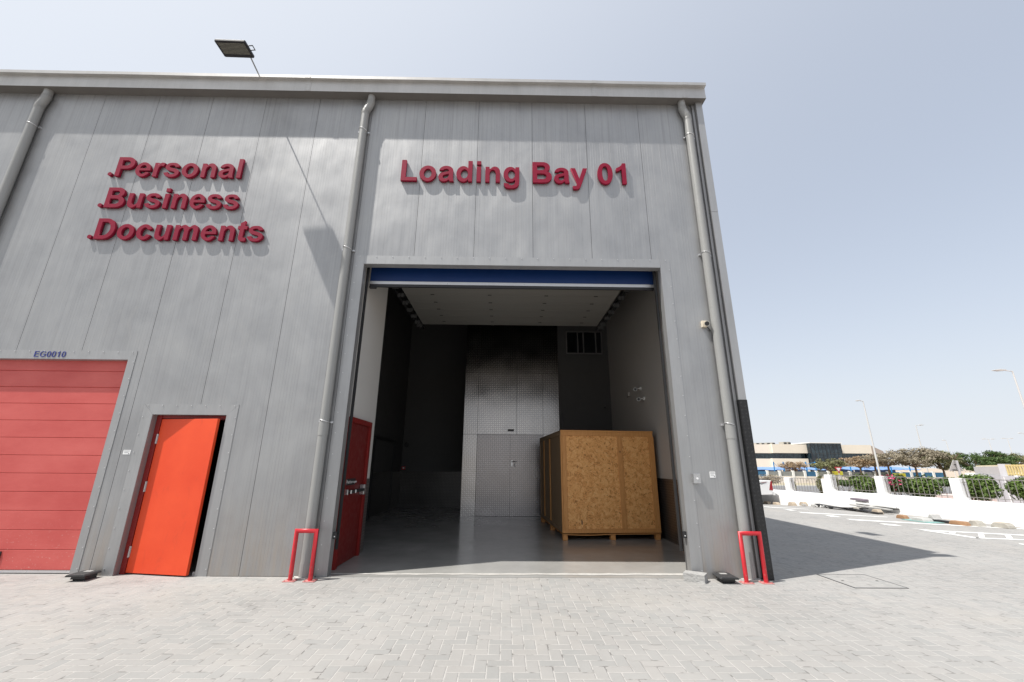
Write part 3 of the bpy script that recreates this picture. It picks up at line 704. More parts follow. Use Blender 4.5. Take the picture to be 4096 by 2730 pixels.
MB().box(-.06, .06, -.04, -.001, -.06, .06).build('call_point_case', M['railred'], s, bevel=.005)
MB().box(-.03, .03, -.043, -.0405, -.03, .03).build('call_point_glass', M['sheet'], s)

# ------------------------------------------------ floodlights
t = NT('led_face'); v = t.obj(); X, Y, Z = t.sep(v)
fx = t.math('SUBTRACT', t.math('FRACT', t.math('MULTIPLY', X, 52)), .5); fy = t.math('SUBTRACT', t.math('FRACT', t.math('MULTIPLY', Y, 42)), .5)
d = t.math('SQRT', t.math('ADD', t.math('POWER', fx, 2), t.math('POWER', fy, 2)))
M['led'] = t.out(t.mix(t.math('LESS_THAN', d, .36), (.015, .015, .015), (.26, .25, .20)), .25, 0)
def floodlight(loc, rz, label):
    s = empty('floodlight', loc, rz, label, 'floodlight', 'floodlights along the roof edge')
    pts = [(x, y) for cx, cy, a in ((.235, .13, 0), (-.235, .13, 90), (-.235, -.13, 180), (.235, -.13, 270)) for x, y in A(cx, cy, .022, .022, a, a+90, 4)]
    mb = MB(); mb.prism(pts, 0, .035, 'z'); 
    for q in range(9): mb.box(-.22+.05*q, -.212+.05*q, -.10, .12, .035, .06)
    b = mb.build('lamp_body', M['black'], s, bevel=.004)
    mb = MB(); mb.box(-.222, .222, -.12, .085, -.003, -.0005); mb.build('led_panel', M['led'], b)
    mb = MB(); mb.tube([(.257, -.06, .02), (.33, -.06, .03), (.33, .02, .03), (.257, .02, .02)], .008, 8); mb.build('yoke', M['darkmetal'], s)
    return s
fl = floodlight((2.825, -.785, 8.30), .02, 'black LED floodlight on an arm above the gutter of the grey front wall')
mb = MB(); J = Vector((3.0-2.825, -.68+.785, .045)); mb.tube([J, Vector((2.90-2.825, -.235+.785, 8.425-8.30)), Vector((2.74-2.825, .35+.785, 8.50-8.30)), Vector((2.74-2.825, .36+.785, 8.31-8.30))], .012, 8); mb.build('support_arm', M['pipe'], fl)
f2 = floodlight((11.87, 2.3, 8.22), PI/2, 'black LED floodlight on the right side wall of the warehouse')
mb = MB(); mb.tube([(0, 0, .04), (0, .2, .06), (0, .67, .0)], .012, 8); mb.build('support_arm', M['pipe'], f2)

# ------------------------------------------------ red hoop guards
def hoop(x, label):
    s = empty('pipe_guard', (x, -.215, 0), 0, label, 'guard rail', 'red hoop guards in front of the downpipes')
    r = .027; w = .13
    mb = MB(); mb.tube([(-w, 0, .008), (-w, 0, .60), (w, 0, .60), (w, 0, .008)], r, 14); mb.build('hoop_tube', M['railred'], s)
    for q in (-w, w):
        mb = MB(); mb.box(q-.075, q+.075, -.06, .06, .001, .009)
        b = mb.build('base_plate', M['plate_pink'], s)
        mb = MB()
        for dx in (-.055, .055):
            for dy in (-.04, .04): mb.disc((q+dx, dy, .009), (0, 0, 1), .009, .01, 6)
        mb.build('anchor_bolt', M['plate_pink'], b)
    return s
hoop(4.925, 'red hoop guard before the downpipe left of the open bay')
hoop(10.895, 'red hoop guard before the downpipe at the building corner')

# ------------------------------------------------ bait boxes and the concrete block
def bait(x, y, rz, label):
    s = empty('bait_box', (x, y, 0), rz, label, 'bait box', 'black bait boxes at the foot of the wall')
    mb = MB(); mb.prism([(-.09, .02), (.09, .02), (.085, .055), (-.070, .055)], -.10, .10); mb.box(-.070, .085, -.075, .10, .001, .0195); b = mb.build('box_base', M['black'], s, bevel=.006)
    mb = MB(); mb.prism([(-.12, .056), (.12, .056), (.12, .068), (.10, .085), (-.10, .085), (-.12, .068)], -.145, .115); mb.build('box_lid', plain('bait_lid', (.030, .030, .031), .55, 0, .5, 25, .2), s, bevel=.006)
    MB().box(-.045, .045, .02, .085, .0852, .0862).build('lid_label', M['conc'], s)
    return s
bait(10.52, -.15, -.05, 'black bait box by the wall beside the concrete block')
bait(2.10, -.17, .08, 'black bait box by the wall beside the red shutter')
mb = MB(); bm_ = bmesh.new(); bmesh.ops.create_cube(bm_, size=1); bmesh.ops.subdivide_edges(bm_, edges=bm_.edges, cuts=9, use_grid_fill=True)
from mathutils import noise as mn
for v in bm_.verts:
    v.co.x *= .27; v.co.y *= .165; v.co.z = (v.co.z+.5)*.10
    n_ = mn.noise(v.co*28)*.005+mn.noise(v.co*70)*.004
    if v.co.x > .05 and v.co.y < 0: n_ -= .012*abs(mn.noise(v.co*30))+.004
    if v.co.z > .001: v.co += v.co.normalized()*n_
    v.co.x += .02*(v.co.z/.1)*0
me = bpy.data.meshes.new('concrete_block'); bm_.to_mesh(me); bm_.free(); me.materials.append(M['conc'])
o = bpy.data.objects.new('concrete_block', me); COL.objects.link(o); o.location = (10.13, -.13, .001); o.rotation_euler = (0, 0, -.62)
tag(o, 'broken grey concrete block at the right jamb of the open bay', 'block')

# ------------------------------------------------ plywood crate
cr = empty('storage_crate', (8.755, 2.87, .006), math.radians(4.2), 'tall OSB storage crate on pine blocks inside the open bay', 'crate')
w, d, hb, ht = 2.055, 2.95, .13, 2.19
MB().box(.012, w-.012, .018, .03, hb+.02, ht-.06).build('front_panel', M['osb'], cr)
MB().box(.018, .03, .031, d-.03, hb+.02, ht-.06).build('left_panel', M['battendark'], cr)
MB().box(w-.03, w-.018, .031, d-.03, hb+.02, ht-.06).build('right_panel', M['osb'], cr)
MB().box(.031, w-.031, d-.03, d-.018, hb+.02, ht-.06).build('back_panel', M['osb'], cr)
MB().box(.01, w-.01, .01, d-.01, ht-.012, ht).build('lid_panel', M['batten'], cr)
mb = MB(); nq = 24
for q in range(nq):
    a, b = w*q/nq, w*(q+1)/nq; f = lambda x: .108-.016*max(0, math.sin(x/w*PI*2.2-.15))*(x < w*.55)
    vs = [(a, -.012, f(a)), (b, -.012, f(b)), (b, .2, .108), (a, .2, .108)]; vs += [(x, y, z+.012) for x, y, z in vs]
    mb.add(vs, [(0, 1, 2, 3), (7, 6, 5, 4), (0, 4, 5, 1), (1, 5, 6, 2), (2, 6, 7, 3), (3, 7, 4, 0)])
mb.box(.0, w, .2005, d, .108, .12); mb.build('deck_board', M['batten'], cr)
def bat(name, *b): return MB().box(*b).build(name, M['batten'], cr, bevel=.003)
bat('bottom_rail', .022, w, -.002, .017, .135, .215); bat('top_rail', .0, w-.004, -.004, .017, 2.075, 2.155); bat('cap_rail', -.004, w+.003, -.008, .02, 2.157, 2.192)
bat('corner_post', .028, .115, -.001, .0175, .2155, 2.0745); bat('centre_batten', 1.245, 1.35, -.001, .0175, .2155, 2.0745); bat('corner_post', w-.105, w-.01, -.001, .0175, .2155, 2.0745)
bat('edge_post', -.006, .021, -.004, .05, .135, 2.074); bat('edge_post', w-.009, w+.012, .0, .04, .135, 2.0745)
def ba2(name, m, *b): return MB().box(*b).build(name, m, cr, bevel=.003)
ba2('side_rail', M['battendark'], -.004, .0175, .021, d, 2.08, 2.188); ba2('side_rail', M['battendark'], -.003, .0175, .051, d, .135, .21)
for y in (1.38, 2.25): ba2('side_batten', M['slat'], -.002, .0176, y, y+.10, .211, 2.079)
ba2('side_batten', M['battendark'], -.001, .0176, d-.1, d, .211, 2.079); ba2('edge_post', M['battendark'], -.001, .0176, .051, .13, .211, 2.079)
for x in (.005, 1.0, 1.955):
    for y in (.01, 1.4, 2.8): MB().box(x, x+.095, y, y+.12, 0, .107).build('pallet_block', M['batten'], cr, bevel=.004)
mb = MB(); mb.prism([(.40, .30), (.415, .29), (.418, .36), (.405, .40), (.395, .35)], .0165, .0179); mb.build('panel_hole', M['dark'], cr)

# ================================================================== YARD
KW = .131
def wx(Y): return 19.93+KW*(13.54-Y)
def sm(a, b, x):
    t_ = min(1, max(0, (x-a)/(b-a))); return t_*t_*(3-2*t_)
def yz(x, y): return -.17*sm(11.0, 13.0, y)*sm(13, 17, x)
mb = MB(); ny, nx = 60, 40; rows = []
for a in range(ny+1):
    Y = -45+95*a/ny
    rows.append([(-60+(wx(Y)+.1+60)*(b/nx)**.6, Y) for b in range(nx+1)])
vs = [(x, y, yz(x, y)) for r in rows for x, y in r]
mb.add(vs, [(a*(nx+1)+b, a*(nx+1)+b+1, (a+1)*(nx+1)+b+1, (a+1)*(nx+1)+b) for a in range(ny) for b in range(nx)], True)
tag(mb.build('paved_yard', M['paver'], fix=False), kind='structure')

# painted markings on the yard, read off as ground positions
M['roadpaint'] = plain('road_paint', (.78, .78, .76), .8, 0, .10, 5)
def lay(mb, pts, z):
    q = [P5(x, y, Z=0) for x, y in pts]
    mb.add([(v.x, v.y, z+yz(v.x, v.y)) for v in q], [tuple(range(len(q)))])
def c7(x, y): return ((3000+x/4.278-2900)*1.9674, (1850+y/4.278-1650)*1.9674)
def c8(x, y): return ((3200+x/2.6261-2900)*1.9674, (2030+y/2.6261-1650)*1.9674)
mb = MB()
def ln(pts): lay(mb, pts, .005)
ln([c7(235, 758), c7(330, 766), c7(1000, 805), c7(1000, 808), c7(330, 773), c7(240, 764)])
ln([c7(560, 802), c7(690, 812), c7(805, 827), c7(690, 826)])
ln([c7(815, 848), c7(930, 860), c7(2353, 938), c7(2353, 943), c7(1000, 874), c7(880, 864)])
ln([c7(1270, 905), c7(1420, 916), c7(1565, 938), c7(1400, 933)])
ln([c8(480, 122), c8(590, 130), c8(2353, 228), c8(2353, 233), c8(620, 140), c8(540, 134)])
ln([c8(825, 170), c8(980, 182), c8(1080, 198), c8(930, 190)])
ln([c8(1165, 223), c8(1370, 242), c8(2353, 292), c8(2353, 299), c8(1380, 250)])
ln([c8(1240, 236), c8(1380, 250), c8(1900, 325), c8(1840, 326)])
ln([c8(1840, 319), c8(2353, 340), c8(2353, 347), c8(1850, 326)])
for x0, x1, x2, x3, ya, yb in ((1568, 1635, 1630, 1568, 256, 291), (1868, 1925, 1945, 1885, 270, 323), (2143, 2200, 2240, 2180, 284, 335)):
    lay(mb, [c8(x0, ya), c8(x1, ya+3), c8(x2, yb), c8(x3, yb-2)], .009)
ln([c8(2295, 382), c8(2353, 388), c8(2353, 396), c8(2310, 389)])
tag(mb.build('painted_markings', M['roadpaint'], fix=False), kind='structure')

# inlaid manhole cover
mh = empty('manhole_cover', (12.37, -.095, 0), 0, 'square paver filled manhole cover let into the yard at the building corner', 'manhole cover')
mb = MB()
for a, b, c, d in ((-.345, .345, -.345, -.333), (-.345, .345, .333, .345), (-.345, -.333, -.333, .333), (.333, .345, -.333, .333)): mb.box(a, b, c, d, -.01, .006)
mb.build('steel_rim', M['darkmetal'], mh)
MB().box(-.332, .332, -.332, .332, -.01, .0045).build('cover_infill', M['paver'], mh)
mb = MB()
for x in (-.25, .22): mb.box(x, x+.025, -.012, .012, .0046, .0075)
mb.build('lifting_slot', M['dark'], mh)

# ------------------------------------------------ boundary wall
WD = Vector((.1299, -.9915, 0)); WA = math.atan2(WD.y, WD.x)
bw = empty('boundary_wall', (19.93, 13.54, 0), WA, 'low white boundary wall with pillars and grey railings along the yard', 'wall')
def ss(Y): return (13.54-Y)/.9915
M['wallwhite'] = plain('wall_white', (.84, .84, .83), .7, 0, .035, 1.2, .04)
M['rail'] = plain('grey_railing', (.23, .215, .20), .5, .2)
mb = MB(); mb.box(ss(50), ss(11.06), 0, .20, -1.0, .44).box(ss(11.06)+.0005, ss(-46), 0, .20, -1.0, .58); mb.build('wall_base', M['wallwhite'], bw, bevel=.008)
low = [24.4, 22.1, 19.8, 17.5, 15.25, 12.93]; high = [10.825, 8.775, 6.49, 4.19, 1.9, -.4, -2.7]
PW = .135
for Y, top in [(y, 1.01) for y in low]+[(y, 1.175) for y in high]:
    o = MB().box(ss(Y)-PW, ss(Y)+PW, -.012, .24, -.9, top).build('pillar', M['wallwhite'], bw, bevel=.008)
MB().box(ss(11.14), ss(10.965), -.004, .21, -.9, 1.01).build('pillar', M['wallwhite'], bw, bevel=.006)
seq = [(y, 1.01, .52) for y in low]+[(11.05, 1.01, .52)]; hs = [(y, 1.178, .665) for y in high]
for lst in (seq, hs):
    for (ya, zt, zb), (yb, _, _) in zip(lst[:-1], lst[1:]):
        a, b = ss(ya)+PW+.004, ss(yb)-PW-.004
        mb = MB(); mb.tube([(a, .11, zt-.014), (b, .11, zt-.014)], .012, 6).tube([(a, .11, zb), (b, .11, zb)], .010, 6)
        k = round((b-a)/.152)
        for q in range(k): 
            x = a+(b-a)*(q+.5)/k; mb.tube([(x, .11, zb-.07), (x, .11, zt-.016)], .0085, 5, False)
        mb.tube([(a+.01, .11, zb), (a+.01, .11, zt-.016)], .012, 6, False)
        mb.box(a-.0, a+.09, .06, .075, zt-.12, zt-.10)
        mb.build('railing', M['rail'], bw)

# ------------------------------------------------ rubble and kerb stones along the foot of the wall
def g5(x, y): 
    v = P5(x, y, Z=0); return Vector((v.x, v.y, yz(v.x, v.y)))
M['stonecream'] = plain('cream_stone', (.42, .35, .27), .9, 0, .25, 12, .4)
M['stonegrey'] = plain('grey_stone', (.36, .34, .30), .9, 0, .25, 12, .4)
M['stonebrown'] = plain('brown_timber', (.30, .17, .09), .8, 0, .25, 10, .3)
M['debris'] = plain('grey_debris', (.42, .415, .40), .8, 0, .3, 10, .4)
M['teal'] = plain('teal_tray', (.20, .36, .34), .6, 0, .2, 8)
def stone(p0, p1, w, h, mats, name, label, cat, group, capm=None, ch=.35):
    a, b = g5(*p0), g5(*p1); a.y = a.y; dv = b-a; L = max(.3, min(1.6, dv.length)); c = (a+b)/2
    # lie parallel to the wall, in front of it
    lim = wx(c.y)-.06-w/2
    if c.x > lim: c.x = lim
    s = empty(name, (c.x, c.y, yz(c.x, c.y)), WA+random.uniform(-.12, .12), label, cat, group)
    mb = MB(); x = L/2; e = h*.6
    pr = [(-x, 0), (x, 0), (x-e*ch, h*.55), (x-e, h), (-x+e, h), (-x+e*ch, h*.55)]
    mb.prism(pr, -w/2, w/2); o = mb.build('stone_body', mats, s, bevel=.012)
    if capm: MB().box(-x+e+.02, x-e-.02, -w/2+.03, w/2-.03, h+.001, h+.006).build('painted_top', capm, s)
    return s
KG = 'loose kerb stones at the foot of the white wall'
stone((300, 690), (355, 690), .16, .11, M['stonecream'], 'kerb_stone', 'cream kerb stone under the rear of the white pickup', 'kerb stone', KG)
stone((372, 697), (428, 697), .16, .11, M['stonecream'], 'kerb_stone', 'cream kerb stone just right of the white pickup', 'kerb stone', KG)
stone((500, 718), (556, 718), .18, .15, M['stonecream'], 'kerb_stone', 'rounded pinkish kerb stone between the pickup and the scrap heap', 'kerb stone', KG)
stone((588, 724), (648, 726), .18, .14, M['stonecream'], 'kerb_stone', 'pale kerb stone with an orange end, nearest left of the scrap', 'kerb stone', KG)
stone((1000, 776), (1088, 784), .18, .14, M['stonegrey'], 'kerb_stone', 'grey kerb stone lying among the black scrap boards', 'kerb stone', KG)
stone((1155, 797), (1250, 803), .18, .14, M['stonecream'], 'kerb_stone', 'yellowish kerb stone at the right end of the scrap heap', 'kerb stone', KG)
stone((1345, 834), (1455, 840), .14, .10, M['stonebrown'], 'timber_block', 'orange brown timber block left of the teal tray', 'timber', 'brown timber blocks by the white wall')
stone((1775, 886), (1925, 890), .14, .10, M['stonebrown'], 'timber_block', 'longer orange brown timber block right of the black board', 'timber', 'brown timber blocks by the white wall')
stone((1925, 893), (2045, 900), .2, .14, M['stonegrey'], 'kerb_stone', 'grey kerb stone touching the end of the brown timber', 'kerb stone', KG)
stone((2105, 902), (2285, 918), .22, .12, M['stonegrey'], 'kerb_stone', 'separate grey kerb stone with a cream painted top, rightmost by the wall', 'kerb stone', KG, M['stonecream'])
stone((1630, 862), (1690, 862), .26, .2, M['debris'], 'rubble_lump', 'round pale rubble lump right of the teal tray', 'rubble', None, None, .6)
tr = stone((1490, 858), (1620, 862), .3, .10, M['debris'], 'teal_tray', 'grey block standing in a teal tray by the wall', 'tray', None)
MB().box(-.42, .42, -.21, .21, .002, .02).build('tray_base', M['teal'], tr)
def board(c, L, w, th, rz, tilt, zz, mat, label, name='scrap_board', group='scrap boards heaped by the white wall'):
    v = g5(*c); v.x = min(v.x, wx(v.y)-.12)
    o = MB().box(-L/2, L/2, -w/2, w/2, 0, th).build(name, mat, None, bevel=.004)
    o.location = (v.x, v.y, v.z+zz); o.rotation_euler = (tilt*.3, tilt, WA+rz); tag(o, label, 'board', group); return o
board((880, 762), 1.6, .22, .03, .05, .05, .05, M['black'], 'black scrap board at the left end of the heap')
board((960, 772), 1.3, .18, .03, .25, -.06, .07, M['black'], 'black scrap board crossing behind the grey kerb stone')
board((1110, 790), 1.1, .2, .035, -.1, .03, .04, M['black'], 'black scrap board between the two kerb stones of the heap')
board((1190, 778), 1.7, .14, .05, .12, .04, .20, M['white'], 'long white profile lying on top of the scrap heap')
board((1150, 786), 1.5, .12, .04, -.05, .02, .14, M['debris'], 'long grey profile lower in the scrap heap')
board((1280, 792), .7, .2, .03, .5, -.1, .10, M['black'], 'short bent black strip at the right end of the heap')
board((1190, 770), .5, .22, .06, .1, .05, .32, plain('purple_sack', (.17, .14, .17), .9, 0, .2, 10), 'dark purple bundle topmost on the scrap heap', 'bundle')
board((1730, 872), .5, .16, .05, .2, .03, .02, M['black'], 'black board between the rubble lump and the brown timber')
for c, lb in (((690, 738), 'pale rubble pieces scattered right of the kerb stones'), ((770, 750), 'grey rubble pieces beside the black boards')):
    v = g5(*c); v.x = min(v.x, wx(v.y)-.2); mb = MB()
    for q in range(14):
        x, y = random.uniform(-.5, .5), random.uniform(-.12, .12); s_ = random.uniform(.03, .08)
        Mx = Matrix.Translation((x, y, s_*.4)) @ Matrix.Rotation(random.uniform(0, 3), 4, (random.random(), random.random(), 1))
        mb.box(-s_, s_, -s_*.7, s_*.7, -s_*.4, s_*.4, Mx)
    o = mb.build('rubble', M['debris']); o.location = v; o.rotation_euler = (0, 0, WA); tag(o, lb, 'rubble', None, 'stuff')

# ------------------------------------------------ white pickup, tail towards the wall
M['carwhite'] = plain('white_car_paint', (.78, .78, .78), .22, 0, .03, 2)
M['tyre'] = plain('tyre', (.02, .02, .02), .8)
M['taillight'] = plain('tail_light', (.30, .006, .015), .15, 0, .3, 40)
TX, TY = 19.62, 13.42
pk = empty('pickup_truck', (TX, TY, yz(TX, TY)), 0, 'white pickup truck parked with its tail at the boundary wall', 'pickup')
def arch(cx, r, z0): return [(cx+r*math.cos(a), max(z0, .36+r*math.sin(a))) for a in [PI*q/10 for q in range(11)]]
prof = [(-.03, .42), (.0, .55), (.0, 1.02), (-1.62, 1.06), (-1.66, 1.02), (-3.75, 1.05), (-4.9, .92), (-5.15, .80), (-5.2, .42), (-4.75, .36)]
prof += [p for p in reversed(arch(-4.28, .43, .36))]; 
prof = [(-.03, .42), (.0, .55), (.0, 1.03), (-1.62, 1.06), (-3.75, 1.07), (-4.9, .93), (-5.15, .80), (-5.2, .42)]+sorted(arch(-4.28, .42, .40))+sorted(arch(-1.14, .42, .40))+[(-.66, .40)]
mb = MB(); mb.prism(prof, .0, 1.76); mb.build('body', M['carwhite'], pk, bevel=.03)
mb = MB(); mb.prism([(-1.70, 1.065), (-1.78, 1.70), (-3.15, 1.74), (-3.95, 1.075)], .10, 1.66); cab = mb.build('cab', M['carwhite'], pk, bevel=.05)
for y in (.094, 1.662):
    for pts in ([(-1.86, 1.15), (-1.90, 1.60), (-2.55, 1.64), (-2.55, 1.15)], [(-2.65, 1.15), (-2.65, 1.64), (-3.12, 1.65), (-3.70, 1.15)]):
        mb = MB(); mb.prism(pts, y, y+.004); mb.build('side_window', M['pane'], cab)
mb = MB(); mb.add([(-3.23, .2, 1.69), (-3.93, .16, 1.12), (-3.93, 1.6, 1.12), (-3.23, 1.56, 1.69)], [(0, 1, 2, 3)]); mb.build('windscreen', M['pane'], cab, fix=False)
mb = MB(); mb.box(-1.6, -.02, .06, 1.70, 1.062, 1.075); mb.build('bed_cover', M['black'], pk)
for y0, y1 in ((-.006, .16), (1.60, 1.766)):
    mb = MB(); mb.prism([(-.16, .62), (.008, .60), (.008, 1.00), (-.05, 1.0)], y0, y1); mb.build('tail_light', M['taillight'], pk)
MB().box(-.02, .11, .02, 1.74, .40, .52).build('rear_bumper', M['carwhite'], pk, bevel=.02)
for cx in (-1.14, -4.28):
    for y in (-.01, 1.57):
        mb = MB(); mb.disc((cx, y, .36), (0, 1, 0), .355, .20, 28); wheel = mb.build('wheel', M['tyre'], pk, bevel=.02)
        yy = y-.004 if y < 1 else y+.2005
        mb = MB(); mb.disc((cx, yy, .36), (0, 1, 0), .23, .004, 24); rim = mb.build('rim', M['alu'], wheel)
    for y in (-.012, 1.70):
        mb = MB()
        pa = [(cx+r*math.cos(a), .36+r*math.sin(a)) for r in (.475,) for a in [PI*q/14 for q in range(15)]]+[(cx+.415*math.cos(a), .36+.415*math.sin(a)) for a in [PI-PI*q/14 for q in range(15)]]
        mb.prism(pa, y, y+.07); mb.build('wheel_arch_trim', M['black'], pk)
mb = MB(); mb.prism([(-.95, .98), (-.55, .93), (-.30, .965), (-.18, .975), (-.30, .94), (-.55, .90)], -.0045, -.0012); mb.prism([(-.75, .945), (-.50, .885), (-.22, .93), (-.48, .862)], -.0045, -.0012); mb.build('side_stripe', M['darkmetal'], pk)
mb = MB(); mb.prism([(-.5, .925), (-.25, .955), (-.2, .97), (-.45, .945)], -.006, -.0048); mb.build('side_stripe', M['taillight'], pk)

# ================================================================== STREET BEYOND THE WALL
GZ = -.9
M['street'] = plain('sandy_ground', (.40, .33, .26), .95, 0, .15, .3, .2)
M['asphalt'] = plain('asphalt', (.16, .16, .165), .9, 0, .15, 1.0, .2)
M['pinkpave'] = plain('pink_paving', (.50, .41, .385), .9, 0, .10, .8, .1)
M['beige'] = plain('beige_render', (.74, .69, .595), .85, 0, .06, .3)
M['beigelight'] = plain('light_beige_render', (.80, .745, .67), .85, 0, .05, .3)
M['kerbw'] = plain('kerb_stone_white', (.6, .59, .56), .9, 0, .1, 2)
mb = MB(); mb.add([(-900, -900, GZ-.10), (1400, -900, GZ-.10), (1400, 1500, GZ-.10), (-900, 1500, GZ-.10)], [(0, 1, 2, 3)]); tag(mb.build('ground', M['street'], fix=False), kind='structure')
mb = MB(); mb.add([(wx(-30)+.3, -30, GZ), (90, -30, GZ), (90, 26, GZ), (wx(26)+.3, 26, GZ)], [(0, 1, 2, 3)]); tag(mb.build('pavement', M['pinkpave'], fix=False), kind='structure')
mb = MB(); mb.add([(-70, 27, GZ-.06), (150, 27, GZ-.06), (150, 50, GZ-.06), (-70, 50, GZ-.06)], [(0, 1, 2, 3)]); tag(mb.build('road', M['asphalt'], fix=False), kind='structure')
mb = MB(); mb.box(-70, 150, 26.0, 26.2, GZ-.1, GZ+.02).box(-70, 150, 50, 50.2, GZ-.1, GZ+.04); tag(mb.build('kerb', M['kerbw']), kind='structure')
mb = MB(); mb.add([(-70, 50.2, GZ+.02), (150, 50.2, GZ+.02), (150, 59, GZ+.02), (-70, 59, GZ+.02)], [(0, 1, 2, 3)]); tag(mb.build('verge', plain('dry_verge', (.35, .31, .22), .95, 0, .3, .6, .2), fix=False), kind='structure')

# ------------------------------------------------ foliage
def leafmat(name, a, b, tr=.15):
    t = NT(name); g_ = t.n.new('ShaderNodeObjectInfo'); v = t.obj(); n = t.noise(v, 3.0, 4, .6); r = t.white(t.map(v, sc=(9, 9, 9)))
    c = t.ramp(t.math('MULTIPLY_ADD', t.white(t.comb(t.math('FLOOR', t.math('MULTIPLY', t.sep(v)[0], 14)), t.math('FLOOR', t.math('MULTIPLY', t.sep(v)[1], 14)), t.math('FLOOR', t.math('MULTIPLY', t.sep(v)[2], 14)))), .35, t.math('MULTIPLY', n, .8)), [(.25, a), (.85, b)])
    m = t.out(c, .55, 0, None, .3); t.put(t.b.inputs['Transmission Weight'], 0)
    return m
M['leaf'] = leafmat('bush_leaf', (.036, .064, .012), (.115, .175, .034))
M['leafdark'] = leafmat('dark_leaf', (.026, .052, .014), (.075, .12, .028))
M['leafgrey'] = leafmat('dry_grey_leaf', (.15, .128, .09), (.33, .285, .205))
M['leafolive'] = leafmat('olive_leaf', (.085, .095, .04), (.22, .215, .105))
M['leafbrown'] = leafmat('brown_leaf', (.20, .135, .075), (.38, .275, .175))
M['flower'] = leafmat('pink_flower', (.45, .05, .12), (.62, .10, .22))
M['bark'] = plain('bark', (.15, .10, .07), .95, 0, .25, 10, .4)
def leaves(mb, c, r, n, sz, shell=.35, flat=1.0, lim=None, tree_=False):
    rx, ry, rz = r
    lumps = [(Vector((random.gauss(0, 1), random.gauss(0, 1), random.gauss(0, 1))).normalized()*random.uniform(.25, .62), random.uniform(.30, .46)) for _ in range(46)]
    if tree_:
        lumps = []
        while len(lumps) < 70:
            q = Vector((random.uniform(-1, 1), random.uniform(-1, 1), random.uniform(-1, 1)))
            if q.length > .95 or (q.z < -.2 and random.random() < .55): continue
            if q.z < 0: q.x *= .8
            lumps.append((q, random.uniform(.10, .30)))
    k = 0
    while k < n:
        L, lr = random.choice(lumps)
        d = Vector((random.gauss(0, 1), random.gauss(0, 1), random.gauss(0, 1))).normalized()
        p = L+d*lr*(random.uniform(.75, 1.05) if not tree_ else random.uniform(.2, 1.15))
        if not tree_ and p.length > 1.02: p = p.normalized()*random.uniform(.8, 1.03)
        w = Vector((c[0]+p.x*rx, c[1]+p.y*ry, c[2]+p.z*rz))
        if lim is not None and w.z < lim: continue
        s = sz*random.uniform(.6, 1.3); nv = (d+Vector((random.gauss(0, .5), random.gauss(0, .5), random.gauss(0, .5)+.35))).normalized()
        a = nv.orthogonal().normalized(); b = nv.cross(a); an = random.uniform(0, 2*PI)
        u_ = a*math.cos(an)+b*math.sin(an); v_ = nv.cross(u_)
        mb.add([w-u_*s, w-v_*s*.45, w+u_*s*1.0, w+v_*s*.45], [(0, 1, 2, 3)]); k += 1
def bush(x5, y5, Y, rx, rz, n, label, mat='leaf', sz=.05, group='rounded bushes behind the boundary wall', ry=None, flowers=0):
    c = P5(x5, y5, Y=Y); s = empty('bush', (c.x, c.y, GZ), 0, label, 'bush', group)
    h = c.z-GZ
    mb = MB(); leaves(mb, (0, 0, h), (rx, ry or rx, rz), int(n*1.7), sz*1.15)
    mb.build('foliage', M[mat], s, fix=False)
    if flowers:
        mb = MB(); leaves(mb, (-.3*rx, -.12, h+.15*rz), (rx*.8, rx*1.0, rz*.95), flowers, sz*1.0); mb.build('flowers', M['flower'], s, fix=False)['kind'] = 'stuff'
    mb = MB()
    for q in range(6): mb.tube([(random.uniform(-.05, .05), random.uniform(-.05, .05), 0), (random.uniform(-.4, .4)*rx, random.uniform(-.4, .4)*rx, h*.6), (random.uniform(-.4, .4)*rx, random.uniform(-.4, .4)*rx, h+rz*.2)], [.02, .014, .006], 5, False)
    mb.build('stem', M['bark'], s)
bush(1088, 562, 10.9, .56, .44, 2400, 'round green bush behind the railing left of the pink flowering one')
bush(1335, 562, 8.8, .46, .36, 1500, 'bushy shrub with pink flowers behind the railing', 'leafdark', .05, flowers=170)
bush(1545, 592, 8.6, .60, .46, 2400, 'round green bush touching the right side of the pink flowering one')
bush(1990, 600, 7.2, .60, .50, 2800, 'large bright green bush under the bare triangular sign')
bush(2345, 600, 7.0, .42, .42, 1700, 'green bush cut by the right edge of the photo', sz=.045)
bush(860, 560, 12.2, .20, .55, 500, 'thin climbing shrub just right of the stepped pillar', 'leafolive', .04, 'thin shrubs climbing the railing', .2)
bush(752, 565, 13.0, .20, .62, 600, 'thin climbing shrub just left of the stepped pillar', 'leafolive', .04, 'thin shrubs climbing the railing', .2)
bush(535, 575, 15.6, .16, .42, 300, 'sparse climbing shrub beside the first railing pillar right of the pickup', 'leafolive', .035, 'thin shrubs climbing the railing', .16)
bush(355, 525, 19.0, .8, .40, 500, 'sparse dry shrub behind the white pickup', 'leafgrey', .05, 'thin shrubs climbing the railing')
bush(945, 556, 30, .9, .30, 600, 'dark low hedge below the red and white sign', 'leafdark', .09, 'low hedges on the pavement')
bush(1690, 548, 31, .6, .3, 400, 'dark low hedge right of the yellow banner', 'leafdark', .09, 'low hedges on the pavement')
bush(1745, 548, 30, 1.0, .5, 800, 'dark low hedge with dry tips left of the bare triangular sign', 'leafdark', .09, 'low hedges on the pavement')

